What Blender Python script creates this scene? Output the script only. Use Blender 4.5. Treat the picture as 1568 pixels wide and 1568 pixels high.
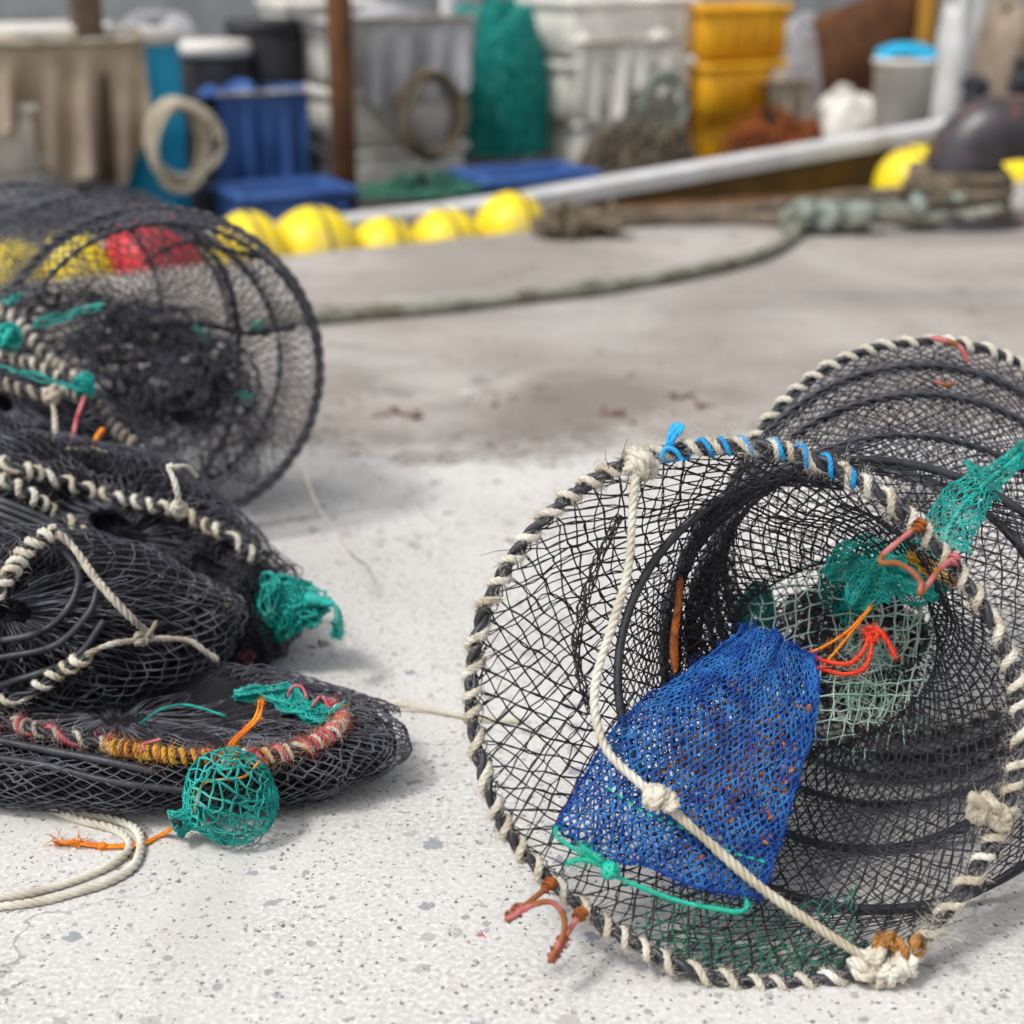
import bpy, math, random
import numpy as np
from mathutils import Vector

for o in list(bpy.data.objects): bpy.data.objects.remove(o)
SC = bpy.context.scene
COL = SC.collection
PI = math.pi
rng = np.random.default_rng(7)

# ---------------------------------------------------------------- camera
CAM_H, PITCH, FPX = 0.95, math.radians(20.0), 2412.0     # FPX: focal length in pixels of a 1568 px wide frame
cam_d = bpy.data.cameras.new('camera'); cam = bpy.data.objects.new('camera', cam_d); COL.objects.link(cam)
cam.location = (0, 0, CAM_H); cam.rotation_euler = (PI/2 - PITCH, 0, 0)
cam_d.sensor_width = 36; cam_d.lens = 36*FPX/1568
cam_d.clip_start = 0.05; cam_d.clip_end = 2000
cam_d.dof.use_dof = True; cam_d.dof.focus_distance = 1.69; cam_d.dof.aperture_fstop = 2.9
SC.camera = cam
# ---------------------------------------------------------------- world, sun, exposure
SUN_EL, SUN_AZ = math.radians(58), math.radians(-128)     # azimuth from +Y clockwise: high, behind the camera and to the left
W = bpy.data.worlds.new('World'); SC.world = W; W.use_nodes = True
nt = W.node_tree; nt.nodes.clear()
sky = nt.nodes.new('ShaderNodeTexSky'); sky.sky_type = 'NISHITA'; sky.sun_disc = False
sky.sun_elevation = SUN_EL; sky.sun_rotation = SUN_AZ; sky.dust_density = 4; sky.air_density = 1.0; sky.ozone_density = 1
hs = nt.nodes.new('ShaderNodeHueSaturation'); hs.inputs['Saturation'].default_value = 0.22
bg = nt.nodes.new('ShaderNodeBackground'); bg.inputs[1].default_value = 0.15
out = nt.nodes.new('ShaderNodeOutputWorld')
nt.links.new(sky.outputs[0], hs.inputs['Color']); nt.links.new(hs.outputs[0], bg.inputs[0]); nt.links.new(bg.outputs[0], out.inputs[0])
sl = bpy.data.lights.new('sun', 'SUN'); sl.energy = 1.65; sl.angle = math.radians(10); sl.color = (1, .965, .92)
sun = bpy.data.objects.new('sun', sl); COL.objects.link(sun)
sd = Vector((math.sin(SUN_AZ)*math.cos(SUN_EL), math.cos(SUN_AZ)*math.cos(SUN_EL), math.sin(SUN_EL)))
sun.rotation_euler = (-sd).to_track_quat('-Z', 'Y').to_euler(); sun.location = (0, 0, 8)
SC.view_settings.view_transform = 'Standard'; SC.view_settings.look = 'None'
SC.view_settings.gamma = 1; SC.view_settings.exposure = 0.22

# ---------------------------------------------------------------- numbers: photo pixel -> place
sP, cP = math.sin(PITCH), math.cos(PITCH)
CAMP = np.array([0, 0, CAM_H])
def ray(px, py):
    dx = (np.asarray(px, float)-784)/FPX; dy = (784-np.asarray(py, float))/FPX
    return np.stack([dx, cP+dy*sP, -sP+dy*cP], -1)
def at(px, py, t): return CAMP + ray(px, py)*np.asarray(t, float)[..., None] if np.ndim(t) else CAMP + ray(px, py)*t
def ground(px, py, z=0.0):
    r = ray(px, py); t = (z-CAM_H)/r[..., 2]
    return CAMP + r*t[..., None] if np.ndim(t) else CAMP + r*t
def proj(P):
    P = np.asarray(P, float) - CAMP
    t = P[..., 1]*cP - P[..., 2]*sP
    v = P[..., 1]*sP + P[..., 2]*cP
    return 784+FPX*P[..., 0]/t, 784-FPX*v/t, t
def unit(v): v = np.asarray(v, float); return v/np.maximum(np.linalg.norm(v, axis=-1, keepdims=True), 1e-12)

# ---------------------------------------------------------------- materials
def mat(name, col, rough=.7, col2=None, scale=40, bump=0.0, bscale=300, metal=0, spec=.3, sheen=0, detail=3, lo=.35, hi=.65, col3=None, scale3=8, lo3=.55, hi3=.7):
    m = bpy.data.materials.new(name); m.use_nodes = True
    n, l = m.node_tree.nodes, m.node_tree.links
    b = n['Principled BSDF']; b.inputs['Roughness'].default_value = rough; b.inputs['Metallic'].default_value = metal
    b.inputs['Specular IOR Level'].default_value = spec
    if sheen: b.inputs['Sheen Weight'].default_value = sheen
    tc = n.new('ShaderNodeTexCoord')
    def noisemix(c1, c2, sc, a, z):
        t = n.new('ShaderNodeTexNoise'); t.inputs['Scale'].default_value = sc; t.inputs['Detail'].default_value = detail
        l.new(tc.outputs['Object'], t.inputs['Vector'])
        r = n.new('ShaderNodeMapRange'); r.inputs[1].default_value = a; r.inputs[2].default_value = z
        l.new(t.outputs[0], r.inputs[0])
        x = n.new('ShaderNodeMix'); x.data_type = 'RGBA'
        l.new(r.outputs[0], x.inputs[0])
        for c, s in ((c1, x.inputs[6]), (c2, x.inputs[7])):
            if hasattr(c, 'links'): l.new(c, s)
            else: s.default_value = (*c, 1)
        return x.outputs[2]
    c = col
    if col2: c = noisemix(col, col2, scale, lo, hi)
    if col3: c = noisemix(c, col3, scale3, lo3, hi3)
    if hasattr(c, 'links'): l.new(c, b.inputs['Base Color'])
    else: b.inputs['Base Color'].default_value = (*c, 1)
    if bump:
        t = n.new('ShaderNodeTexNoise'); t.inputs['Scale'].default_value = bscale; t.inputs['Detail'].default_value = 4
        l.new(tc.outputs['Object'], t.inputs['Vector'])
        bm = n.new('ShaderNodeBump'); bm.inputs['Strength'].default_value = bump; bm.inputs['Distance'].default_value = .002
        l.new(t.outputs[0], bm.inputs['Height']); l.new(bm.outputs[0], b.inputs['Normal'])
    return m
M = {}
M['black_twine'] = mat('black_twine', (.014, .014, .017), .6, (.036, .036, .044), 60, spec=.3)
M['grey_twine'] = mat('grey_twine', (.034, .035, .045), .6, (.125, .128, .152), 40, spec=.35)
M['dark_mass'] = mat('dark_mass', (.006, .006, .008), .95, (.014, .014, .017), 30, 1.0, 220)  # near-black fill, darker than the twine, for the shade deep inside net bundles
M['black_hose'] = mat('black_hose', (.014, .015, .019), .48, (.034, .036, .044), 35, .4, 250, spec=.5)
M['cream_rope'] = mat('cream_rope', (.74, .70, .60), .85, (.50, .43, .32), 38, .8, 900, col3=(.82, .80, .72), scale3=20)
M['dirty_rope'] = mat('dirty_rope', (.56, .52, .44), .85, (.26, .22, .17), 30, .8, 700, col3=(.68, .65, .57), scale3=14)
M['white_rope'] = mat('white_rope', (.76, .73, .64), .8, (.56, .51, .41), 25, .8, 900)
M['tan_rope'] = mat('tan_rope', (.46, .40, .29), .85, (.62, .57, .46), 30, .8, 900)
M['rot_rope'] = mat('rot_rope', (.50, .24, .06), .8, (.12, .05, .02), 60, .8, 500)
M['blue_cord'] = mat('blue_cord', (.01, .20, .48), .6, (.02, .32, .66), 80)
M['sky_tag'] = mat('sky_tag', (.02, .33, .72), .55, (.03, .42, .82), 60, .4, 700)
M['teal'] = mat('teal', (.0, .20, .17), .6, (.02, .40, .35), 45, spec=.3, col3=(.10, .42, .36), scale3=25)
M['mint'] = mat('mint', (.34, .52, .44), .6, (.52, .66, .58), 50)
M['mint_cord'] = mat('mint_cord', (.01, .40, .27), .5, (.03, .48, .34), 60)
M['green_twine'] = mat('green_twine', (.02, .10, .07), .6, (.04, .16, .11), 50)
M['blue_net'] = mat('blue_net', (.008, .055, .26), .65, (.03, .17, .46), 45, spec=.25)
M['blue_edge'] = mat('blue_edge', (.003, .025, .20), .6, (.008, .07, .34), 70)
M['orange_cord'] = mat('orange_cord', (.72, .17, .01), .55, (.82, .30, .02), 50)
M['red_cord'] = mat('red_cord', (.72, .035, .012), .5, (.8, .07, .02), 60)
M['crimson'] = mat('crimson', (.36, .03, .05), .8, (.60, .20, .22), 45)
M['yellow_yarn'] = mat('yellow_yarn', (.60, .36, .05), .8, (.48, .16, .03), 60)
M['pink_coat'] = mat('pink_coat', (.40, .08, .10), .5, (.52, .17, .16), 60, .6, 500, col3=(.26, .085, .02), scale3=40, lo3=.46, hi3=.54, spec=.4)
M['rust'] = mat('rust', (.42, .11, .015), .85, (.13, .045, .02), 130, 1, 400)
M['rusty_wire'] = mat('rusty_wire', (.34, .12, .03), .8, (.16, .055, .02), 70, .8, 400, col3=(.55, .16, .15), scale3=32, lo3=.5, hi3=.58)
M['bait'] = mat('bait', (.50, .16, .025), .8, (.20, .06, .02), 120, .8, 300, col3=(.52, .34, .06), scale3=90)
M['weed'] = mat('weed', (.10, .045, .035), .8, (.20, .10, .07), 60)
M['shell'] = mat('shell', (.75, .72, .68), .5)
M['moor_rope'] = mat('moor_rope', (.15, .14, .10), .9, (.32, .33, .28), 14, .8, 200, col3=(.10, .085, .06), scale3=7)
M['pale_rope'] = mat('pale_rope', (.26, .31, .28), .9, (.14, .14, .105), 14, .8, 200)
M['brown_rope'] = mat('brown_rope', (.10, .08, .055), .9, (.20, .16, .115), 14, .8, 200)
M['iron'] = mat('iron', (.018, .018, .024), .38, (.05, .04, .045), 9, .5, 60, spec=.6, col3=(.16, .07, .04), scale3=6, lo3=.56, hi3=.66)
M['yellow_float'] = mat('yellow_float', (.92, .72, .015), .42, (.80, .58, .03), 9, spec=.4, col3=(.62, .52, .22), scale3=5, lo3=.6, hi3=.72)
M['red_float'] = mat('red_float', (.62, .03, .045), .42, (.48, .03, .04), 9, spec=.4)
M['white_paint'] = mat('white_paint', (.72, .73, .74), .5, (.55, .55, .54), 5, .2, 40, col3=(.42, .36, .28), scale3=3, lo3=.6, hi3=.75)
M['ochre_paint'] = mat('ochre_paint', (.17, .10, .02), .6, (.10, .06, .02), 6, .3, 60)
M['brown_wood'] = mat('brown_wood', (.17, .075, .03), .75, (.09, .04, .02), 9, .5, 60)
M['dark_wood'] = mat('dark_wood', (.06, .04, .03), .8, (.11, .075, .05), 8, .5, 50)
M['ochre_post'] = mat('ochre_post', (.50, .27, .04), .6, (.40, .20, .03), 8)
M['cyan_plastic'] = mat('cyan_plastic', (.01, .38, .62), .45, (.01, .30, .52), 6)
M['blue_plastic'] = mat('blue_plastic', (.03, .08, .26), .5, (.05, .13, .36), 6)
M['orange_plastic'] = mat('orange_plastic', (.80, .42, .015), .5, (.70, .32, .01), 6)
M['white_plastic'] = mat('white_plastic', (.78, .76, .70), .5, (.62, .60, .55), 6)
M['grey_sack'] = mat('grey_sack', (.42, .42, .43), .85, (.28, .28, .30), 9, .8, 60)
M['tan_sack'] = mat('tan_sack', (.40, .33, .25), .85, (.28, .22, .17), 7, .8, 60)
M['black_plastic'] = mat('black_plastic', (.015, .015, .02), .45, (.04, .04, .045), 8)
M['steel'] = mat('steel', (.45, .46, .48), .35, (.3, .3, .32), 8, metal=.8)

def concrete(name, far=True):
    m = bpy.data.materials.new(name); m.use_nodes = True
    n, l = m.node_tree.nodes, m.node_tree.links
    b = n['Principled BSDF']; b.inputs['Roughness'].default_value = .9; b.inputs['Specular IOR Level'].default_value = .2
    tc = n.new('ShaderNodeTexCoord'); V = tc.outputs['Object']
    def noise(sc, det=4, vec=V, dist=0):
        t = n.new('ShaderNodeTexNoise'); t.inputs['Scale'].default_value = sc; t.inputs['Detail'].default_value = det
        t.inputs['Distortion'].default_value = dist; l.new(vec, t.inputs['Vector']); return t
    def rng_(o, a, z, t0=0, t1=1):
        r = n.new('ShaderNodeMapRange'); r.interpolation_type = 'SMOOTHSTEP'
        for i, v in zip((1, 2, 3, 4), (a, z, t0, t1)): r.inputs[i].default_value = v
        l.new(o, r.inputs[0]); return r.outputs[0]
    def mix(f, a, c):
        x = n.new('ShaderNodeMix'); x.data_type = 'RGBA'
        if hasattr(f, 'links'): l.new(f, x.inputs[0])
        else: x.inputs[0].default_value = f
        for q, s in ((a, x.inputs[6]), (c, x.inputs[7])):
            if hasattr(q, 'links'): l.new(q, s)
            else: s.default_value = (*q, 1)
        return x.outputs[2]
    def math_(op, a, c=None):
        x = n.new('ShaderNodeMath'); x.operation = op
        for q, s in ((a, x.inputs[0]), (c, x.inputs[1])):
            if q is None: continue
            if hasattr(q, 'links'): l.new(q, s)
            else: s.default_value = q
        return x.outputs[0]
    # warp so aggregate chips are ragged
    wn = noise(110, 3); sub = n.new('ShaderNodeVectorMath'); sub.operation = 'SUBTRACT'; l.new(wn.outputs['Color'], sub.inputs[0]); sub.inputs[1].default_value = (.5, .5, .5)
    scl = n.new('ShaderNodeVectorMath'); scl.operation = 'SCALE'; l.new(sub.outputs[0], scl.inputs[0]); scl.inputs['Scale'].default_value = .020
    add = n.new('ShaderNodeVectorMath'); add.operation = 'ADD'; l.new(V, add.inputs[0]); l.new(scl.outputs[0], add.inputs[1]); WV = add.outputs[0]
    wn2 = noise(260, 2); sub2 = n.new('ShaderNodeVectorMath'); sub2.operation = 'SUBTRACT'; l.new(wn2.outputs['Color'], sub2.inputs[0]); sub2.inputs[1].default_value = (.5, .5, .5)
    scl2 = n.new('ShaderNodeVectorMath'); scl2.operation = 'SCALE'; l.new(sub2.outputs[0], scl2.inputs[0]); scl2.inputs['Scale'].default_value = .008
    add2 = n.new('ShaderNodeVectorMath'); add2.operation = 'ADD'; l.new(V, add2.inputs[0]); l.new(scl2.outputs[0], add2.inputs[1]); WV2 = add2.outputs[0]
    def chips(vec, sc, keep, size):
        v = n.new('ShaderNodeTexVoronoi'); v.inputs['Scale'].default_value = sc; l.new(vec, v.inputs['Vector'])
        s = n.new('ShaderNodeSeparateColor'); l.new(v.outputs['Color'], s.inputs[0])
        k = math_('GREATER_THAN', s.outputs[0], 1-keep)
        thr = math_('MULTIPLY', s.outputs[1], size)
        d = math_('SUBTRACT', thr, v.outputs['Distance'])
        e = rng_(d, 0, .06)
        return math_('MULTIPLY', k, e), s.outputs[2]
    base = mix(rng_(noise(3, 6).outputs[0], .3, .7), (.585, .570, .545), (.48, .465, .44))
    base = mix(rng_(noise(160, 3).outputs[0], .40, .66), base, (.65, .645, .63))
    base = mix(math_('MULTIPLY', rng_(noise(2.2, 6, dist=.8).outputs[0], .50, .72), .55), base, (.46, .445, .425))
    base = mix(math_('MULTIPLY', rng_(noise(11, 5, dist=1.2).outputs[0], .58, .74), .35), base, (.42, .40, .38))
    base = mix(rng_(noise(420, 2).outputs[0], .60, .75), base, (.44, .43, .42))
    m1, r1 = chips(WV, 36, .20, .50)
    base = mix(math_('MULTIPLY', m1, .75), base, mix(r1, (.20, .22, .26), (.40, .38, .36)))
    m2, r2 = chips(WV2, 85, .28, .50)
    base = mix(math_('MULTIPLY', m2, .55), base, mix(r2, (.13, .135, .16), (.42, .38, .35)))
    m3, r3 = chips(WV2, 210, .22, .60)
    base = mix(math_('MULTIPLY', m3, .85), base, mix(r3, (.08, .08, .09), (.30, .26, .24)))
    if far:
        sep = n.new('ShaderNodeSeparateXYZ'); l.new(V, sep.inputs[0])
        yy = math_('ADD', sep.outputs['Y'], math_('MULTIPLY', math_('SUBTRACT', noise(1.6, 4).outputs[0], .5), .9))
        yy = math_('ADD', yy, math_('MULTIPLY', math_('SUBTRACT', noise(14, 3).outputs[0], .5), .25))
        f = rng_(yy, 2.85, 3.12)
        worn = mix(rng_(noise(1.1, 5, dist=.6).outputs[0], .35, .65), (.26, .228, .20), (.40, .365, .335))
        worn = mix(math_('MULTIPLY', rng_(noise(5, 5, dist=1).outputs[0], .54, .72), .55), worn, (.22, .185, .165))
        worn = mix(math_('MULTIPLY', rng_(noise(60, 3).outputs[0], .5, .7), .5), worn, (.50, .47, .44))
        mp_ = n.new('ShaderNodeMapping'); mp_.inputs['Scale'].default_value = (.5, 2.6, 1); mp_.inputs['Rotation'].default_value = (0, 0, -.5); l.new(V, mp_.inputs[0])
        worn = mix(math_('MULTIPLY', rng_(noise(1.3, 6, vec=mp_.outputs[0], dist=.8).outputs[0], .48, .70), .6), worn, (.20, .175, .16))
        band = math_('MULTIPLY', rng_(yy, 2.9, 3.1), rng_(yy, 3.9, 3.3))
        base = mix(math_('MULTIPLY', f, .9), base, worn)
        base = mix(math_('MULTIPLY', band, math_('MULTIPLY', rng_(noise(2.4, 5, dist=.5).outputs[0], .40, .66), .75)), base, (.17, .145, .13))
    if far:
        gb = math_('MULTIPLY', rng_(yy, 2.75, 3.05), rng_(yy, 3.75, 3.25))
        grit = math_('MULTIPLY', rng_(noise(34, 6, dist=.6).outputs[0], .54, .62), rng_(noise(3.2, 4).outputs[0], .44, .60))
        base = mix(math_('MULTIPLY', gb, math_('MULTIPLY', grit, .8)), base, (.09, .07, .06))
        base = mix(math_('MULTIPLY', f, math_('MULTIPLY', rng_(noise(9, 6, dist=.5).outputs[0], .60, .70), .5)), base, (.13, .11, .10))
    crk = n.new('ShaderNodeTexVoronoi'); crk.feature = 'DISTANCE_TO_EDGE'; crk.inputs['Scale'].default_value = .9
    wv = n.new('ShaderNodeVectorMath'); wv.operation = 'SCALE'; l.new(noise(5, 5).outputs['Color'], wv.inputs[0]); wv.inputs['Scale'].default_value = .45
    wa = n.new('ShaderNodeVectorMath'); wa.operation = 'ADD'; l.new(V, wa.inputs[0]); l.new(wv.outputs[0], wa.inputs[1]); l.new(wa.outputs[0], crk.inputs['Vector'])
    ck = math_('MULTIPLY', rng_(crk.outputs['Distance'], .0035, .0005), rng_(noise(2.7, 3).outputs[0], .50, .58))
    base = mix(math_('MULTIPLY', ck, .55), base, (.16, .15, .14))
    l.new(base, b.inputs['Base Color'])
    h = math_('SUBTRACT', noise(120, 5).outputs[0], math_('MULTIPLY', m3, .8))
    bm = n.new('ShaderNodeBump'); bm.inputs['Strength'].default_value = .45; bm.inputs['Distance'].default_value = .003
    l.new(h, bm.inputs['Height']); l.new(bm.outputs[0], b.inputs['Normal'])
    return m
M['concrete'] = concrete('weathered_concrete')
M['water'] = mat('harbour_water', (.025, .05, .05), .12, (.04, .075, .07), 1.5, 1, 3, spec=.5)

# ---------------------------------------------------------------- geometry helpers
def spline(pts, n, closed=False):
    P = np.asarray(pts, float); N = len(P)
    if closed: Q = np.concatenate([P[-1:], P, P[:2]]); segs = N
    else: Q = np.concatenate([2*P[:1]-P[1:2], P, 2*P[-1:]-P[-2:-1]]); segs = N-1
    o = []
    m = 24
    for i in range(segs):
        p0, p1, p2, p3 = Q[i:i+4]
        t = np.linspace(0, 1, m, endpoint=False)[:, None]
        o.append(.5*((2*p1)+(-p0+p2)*t+(2*p0-5*p1+4*p2-p3)*t**2+(-p0+3*p1-3*p2+p3)*t**3))
    o.append((P[:1] if closed else P[-1:]))
    o = np.concatenate(o)
    d = np.concatenate([[0], np.cumsum(np.linalg.norm(np.diff(o, axis=0), axis=1))])
    s = np.linspace(0, d[-1], n, endpoint=not closed)
    return np.stack([np.interp(s, d, o[:, k]) for k in range(o.shape[1])], -1)
def length(P): return np.linalg.norm(np.diff(P, axis=0), axis=1).sum()
def frames(P, closed=False):
    """parallel-transported frames; P (N,K,3)"""
    if closed: T = unit(np.roll(P, -1, 1)-np.roll(P, 1, 1))
    else:
        T = np.empty_like(P); T[:, 1:-1] = P[:, 2:]-P[:, :-2]; T[:, 0] = P[:, 1]-P[:, 0]; T[:, -1] = P[:, -1]-P[:, -2]; T = unit(T)
    ref = np.where(np.abs(T[:, 0, 2:3]) > .8, np.array([[1., 0, 0]]), np.array([[0, 0, 1.]]))
    n = unit(np.cross(T[:, 0], ref)); Ns = [n]
    for k in range(1, P.shape[1]):
        n = n-(n*T[:, k]).sum(-1, keepdims=True)*T[:, k]; n = unit(n); Ns.append(n)
    N = np.stack(Ns, 1)
    if closed and P.shape[0] == 1:   # spread the closing twist
        e = N[0, -1]-(N[0, -1]@T[0, 0])*T[0, 0]; e = e/np.linalg.norm(e)
        ang = math.atan2(np.cross(e, N[0, 0])@T[0, 0], e@N[0, 0]); K = P.shape[1]
        a = ang*np.arange(K)/K; B = np.cross(T[0], N[0])
        N = (N[0]*np.cos(a)[:, None]+B*np.sin(a)[:, None])[None]
    return T, N, np.cross(T, N)
def smooth_noise(n, k, seed, closed=False):
    r = np.random.default_rng(seed); v = r.normal(size=max(k, 2)+(0 if closed else 1))
    if closed: v = np.append(v, v[0])
    x = np.linspace(0, len(v)-1, n, endpoint=not closed); i = np.minimum(x.astype(int), len(v)-2); f = x-i; f = f*f*(3-2*f)
    return v[i]*(1-f)+v[i+1]*f
def lin(P, n, closed=False):
    P = np.asarray(P, float)
    if closed: P = np.concatenate([P, P[:1]])
    d = np.concatenate([[0], np.cumsum(np.linalg.norm(np.diff(P, axis=0), axis=1))]); s_ = np.linspace(0, d[-1], n, endpoint=not closed)
    return np.stack([np.interp(s_, d, P[:, k]) for k in range(3)], -1)
class MB:
    def __init__(s): s.v = []; s.f = []; s.n = 0
    def add(s, V, F): s.v.append(np.asarray(V, float).reshape(-1, 3)); s.f.append(np.asarray(F, np.int64)+s.n); s.n += len(s.v[-1])
    def tubes(s, P, r, sides=4, closed=False, taper=False):
        P = np.asarray(P, float)
        if P.ndim == 2: P = P[None]
        N_, K, _ = P.shape
        if N_ == 0: return s
        T, N, B = frames(P, closed)
        R = np.broadcast_to(np.asarray(r, float) if np.ndim(r) != 1 or np.shape(r)[0] == K else np.asarray(r)[:, None], (N_, K)).copy()
        if taper: R[:, 0] *= .25; R[:, -1] *= .25
        a = np.arange(sides)*2*PI/sides
        V = P[:, :, None]+R[:, :, None, None]*(np.cos(a)[:, None]*N[:, :, None]+np.sin(a)[:, None]*B[:, :, None])
        idx = np.arange(N_*K*sides).reshape(N_, K, sides)
        if closed: A, C = idx, np.roll(idx, -1, 1)
        else: A, C = idx[:, :-1], idx[:, 1:]
        F = np.stack([A, C, np.roll(C, -1, 2), np.roll(A, -1, 2)], -1).reshape(-1, 4)
        s.add(V, F)
        if not closed and sides >= 5:      # caps as fans of quads
            for k in (0, K-1):
                c0 = s.n; s.add(P[:, k], np.zeros((0, 4)))
                base = c0-N_*K*sides if k == 0 else c0-N_*K*sides-N_
                ring = base+idx[:, k]
                cc = (c0+np.arange(N_))[:, None]
                j = np.arange(0, sides-1, 2)
                q = np.stack([np.broadcast_to(cc, (N_, len(j))), ring[:, j], ring[:, j+1], ring[:, (j+2) % sides]], -1).reshape(-1, 4)
                if k == 0: q = q[:, ::-1]
                s.f.append(q)
        return s
    def rope(s, P, R, pitch=None, strands=3, closed=False, sides=6, per=9, irregular=0.0, seed=0, flat=1.0):
        L = length(P)+(np.linalg.norm(P[0]-P[-1]) if closed else 0); pitch = pitch or R*7
        n = max(int(L/pitch*per), 8); Q = lin(P, n, closed) if len(P) > 240 else spline(P, n, closed)
        T, N, B = frames(Q[None], closed); turns = round(L/pitch) if closed else L/pitch
        th = np.linspace(0, turns*2*PI, n, endpoint=not closed)
        if irregular: th = th+irregular*smooth_noise(n, max(3, int(L/pitch/2)), seed, closed)
        rr = R*(1+(.08*smooth_noise(n, max(4, int(L/R/5)), seed+3, closed)))
        for k in range(strands):
            a = th+k*2*PI/strands; off = .50 if strands > 2 else .55
            path = Q+(off*rr)[:, None]*(np.cos(a)[:, None]*N[0]+np.sin(a)[:, None]*B[0])
            s.tubes(path, rr*(.58 if strands > 2 else .62), sides, closed, taper=not closed)
        return s
    def helix(s, C, Rh, r, spacing, closed=False, t0=0, t1=1, seed=0, jit=.5, sides=6, phase=0, yarn=0):
        """a cord wound round the curve C"""
        L = length(C)+(np.linalg.norm(C[0]-C[-1]) if closed else 0)
        turns = L/spacing
        if closed: turns = round(turns)
        n = int(turns*14)
        Q = spline(C[::max(1, len(C)//160)], n, closed); T, N, B = frames(Q[None], closed)
        th = phase+np.linspace(0, turns*2*PI, n, endpoint=not closed)+jit*smooth_noise(n, max(3, int(turns*.7)), seed, closed)
        i0, i1 = int(t0*n), int(t1*n); full = closed and t0 == 0 and t1 == 1
        rr = Rh*(1+.10*smooth_noise(n, int(turns*2), seed+1, closed))
        path = (Q+rr[:, None]*(np.cos(th)[:, None]*N[0]+np.sin(th)[:, None]*B[0]))[i0:i1]
        rad = (r*(1+.16*smooth_noise(n, int(turns*3), seed+2, closed)))[i0:i1]
        if yarn: s.rope(path, r, pitch=r*yarn, per=6, sides=5, closed=full, irregular=.4, seed=seed)
        else: s.tubes(path, rad, sides, full, taper=not full)
        return path
    def net(s, S, nu, nv, r, closed=True, jit=.12, seed=0, seg=2, knot=1.9, pattern='diamond', double=0, u0=0, u1=1, v0=0, v1=1, keep=None, wob=.08, sides=4):
        R = np.random.default_rng(seed)
        i = np.arange(nu+(0 if closed else 1)); j = np.arange(nv+1)
        I, J = np.meshgrid(i, j, indexing='ij')
        sh = .5*(J % 2) if pattern == 'diamond' else 0*J
        U = (I+sh+R.normal(size=I.shape)*jit*.5)/nu; Vv = (J+R.normal(size=I.shape)*jit*.5)/nv
        Vv[:, 0] = 0; Vv[:, -1] = 1
        if not closed: U = np.clip(U, 0, 1)
        P = S(u0+(u1-u0)*U, v0+(v1-v0)*np.clip(Vv, 0, 1)); cell = np.linalg.norm(P[:, 1:]-P[:, :-1], axis=-1).mean()
        A, B = [], []
        n0 = len(i)
        if pattern == 'diamond':
            for jj in range(nv):
                o = 1 if jj % 2 else -1     # second neighbour
                a = np.arange(n0)
                A.append(np.stack([a, np.full(n0, jj)], -1)); B.append(np.stack([a, np.full(n0, jj+1)], -1))
                b = a+(1 if jj % 2 else -1)
                ok = np.ones(n0, bool) if closed else (b >= 0) & (b < n0)
                A.append(np.stack([a[ok], np.full(ok.sum(), jj)], -1)); B.append(np.stack([b[ok] % n0, np.full(ok.sum(), jj+1)], -1))
        else:
            for jj in range(nv+1):
                a = np.arange(n0); b = a+1; ok = np.ones(n0, bool) if closed else b < n0
                A.append(np.stack([a[ok], np.full(ok.sum(), jj)], -1)); B.append(np.stack([b[ok] % n0, np.full(ok.sum(), jj)], -1))
                if jj < nv: A.append(np.stack([a, np.full(n0, jj)], -1)); B.append(np.stack([a, np.full(n0, jj+1)], -1))
        A = np.concatenate(A); B = np.concatenate(B)
        pa, pb = P[A[:, 0], A[:, 1]], P[B[:, 0], B[:, 1]]
        if keep is not None:
            k = keep(U[A[:, 0], A[:, 1]] % 1, Vv[A[:, 0], A[:, 1]], R, pa); pa, pb = pa[k], pb[k]
        t = np.linspace(0, 1, seg+1)[None, :, None]
        for d in range(2 if double else 1):
            path = pa[:, None]*(1-t)+pb[:, None]*t
            w = R.normal(size=path.shape)*cell*wob; w[:, 0] = 0; w[:, -1] = 0; path = path+w
            if double: path = path+(R.normal(size=(len(pa), 1, 3))*double)*np.sin(t*PI*.9+.15)
            s.tubes(path, r*(1+.15*R.normal(size=(len(pa), 1))), sides)
        if knot:
            if keep is not None:
                nodes = pa
            else: nodes = P.reshape(-1, 3)
            d = unit(R.normal(size=nodes.shape))*r*knot*1.25
            path = nodes[:, None]+d[:, None]*np.array([-1, 0, 1])[None, :, None]
            s.tubes(path, np.array([.25, 1, .25])*r*knot, 4)
        return s
    def grid(s, P, cu=False, cv=False):
        P = np.asarray(P, float); a, b = P.shape[:2]; idx = np.arange(a*b).reshape(a, b)
        I = idx if cu else idx[:-1]; I2 = np.roll(idx, -1, 0) if cu else idx[1:]
        A, Bq = (I, I2) if cv else (I[:, :-1], I2[:, :-1])
        C, D = (np.roll(I2, -1, 1), np.roll(I, -1, 1)) if cv else (I2[:, 1:], I[:, 1:])
        s.add(P, np.stack([A, Bq, C, D], -1).reshape(-1, 4)); return s
    def box(s, c, size, X=(1, 0, 0), Y=(0, 1, 0), Z=(0, 0, 1), bev=0.0):
        c = np.asarray(c, float); X, Y, Z = (np.asarray(q, float) for q in (X, Y, Z)); hx, hy, hz = np.asarray(size)/2
        if not bev:
            V = [c+X*hx*i+Y*hy*j+Z*hz*k for k in (-1, 1) for j in (-1, 1) for i in (-1, 1)]
            s.add(V, [[0, 2, 3, 1], [4, 5, 7, 6], [0, 1, 5, 4], [2, 6, 7, 3], [0, 4, 6, 2], [1, 3, 7, 5]]); return s
        b = min(bev, hx*.9, hy*.9, hz*.9); P = []
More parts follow.
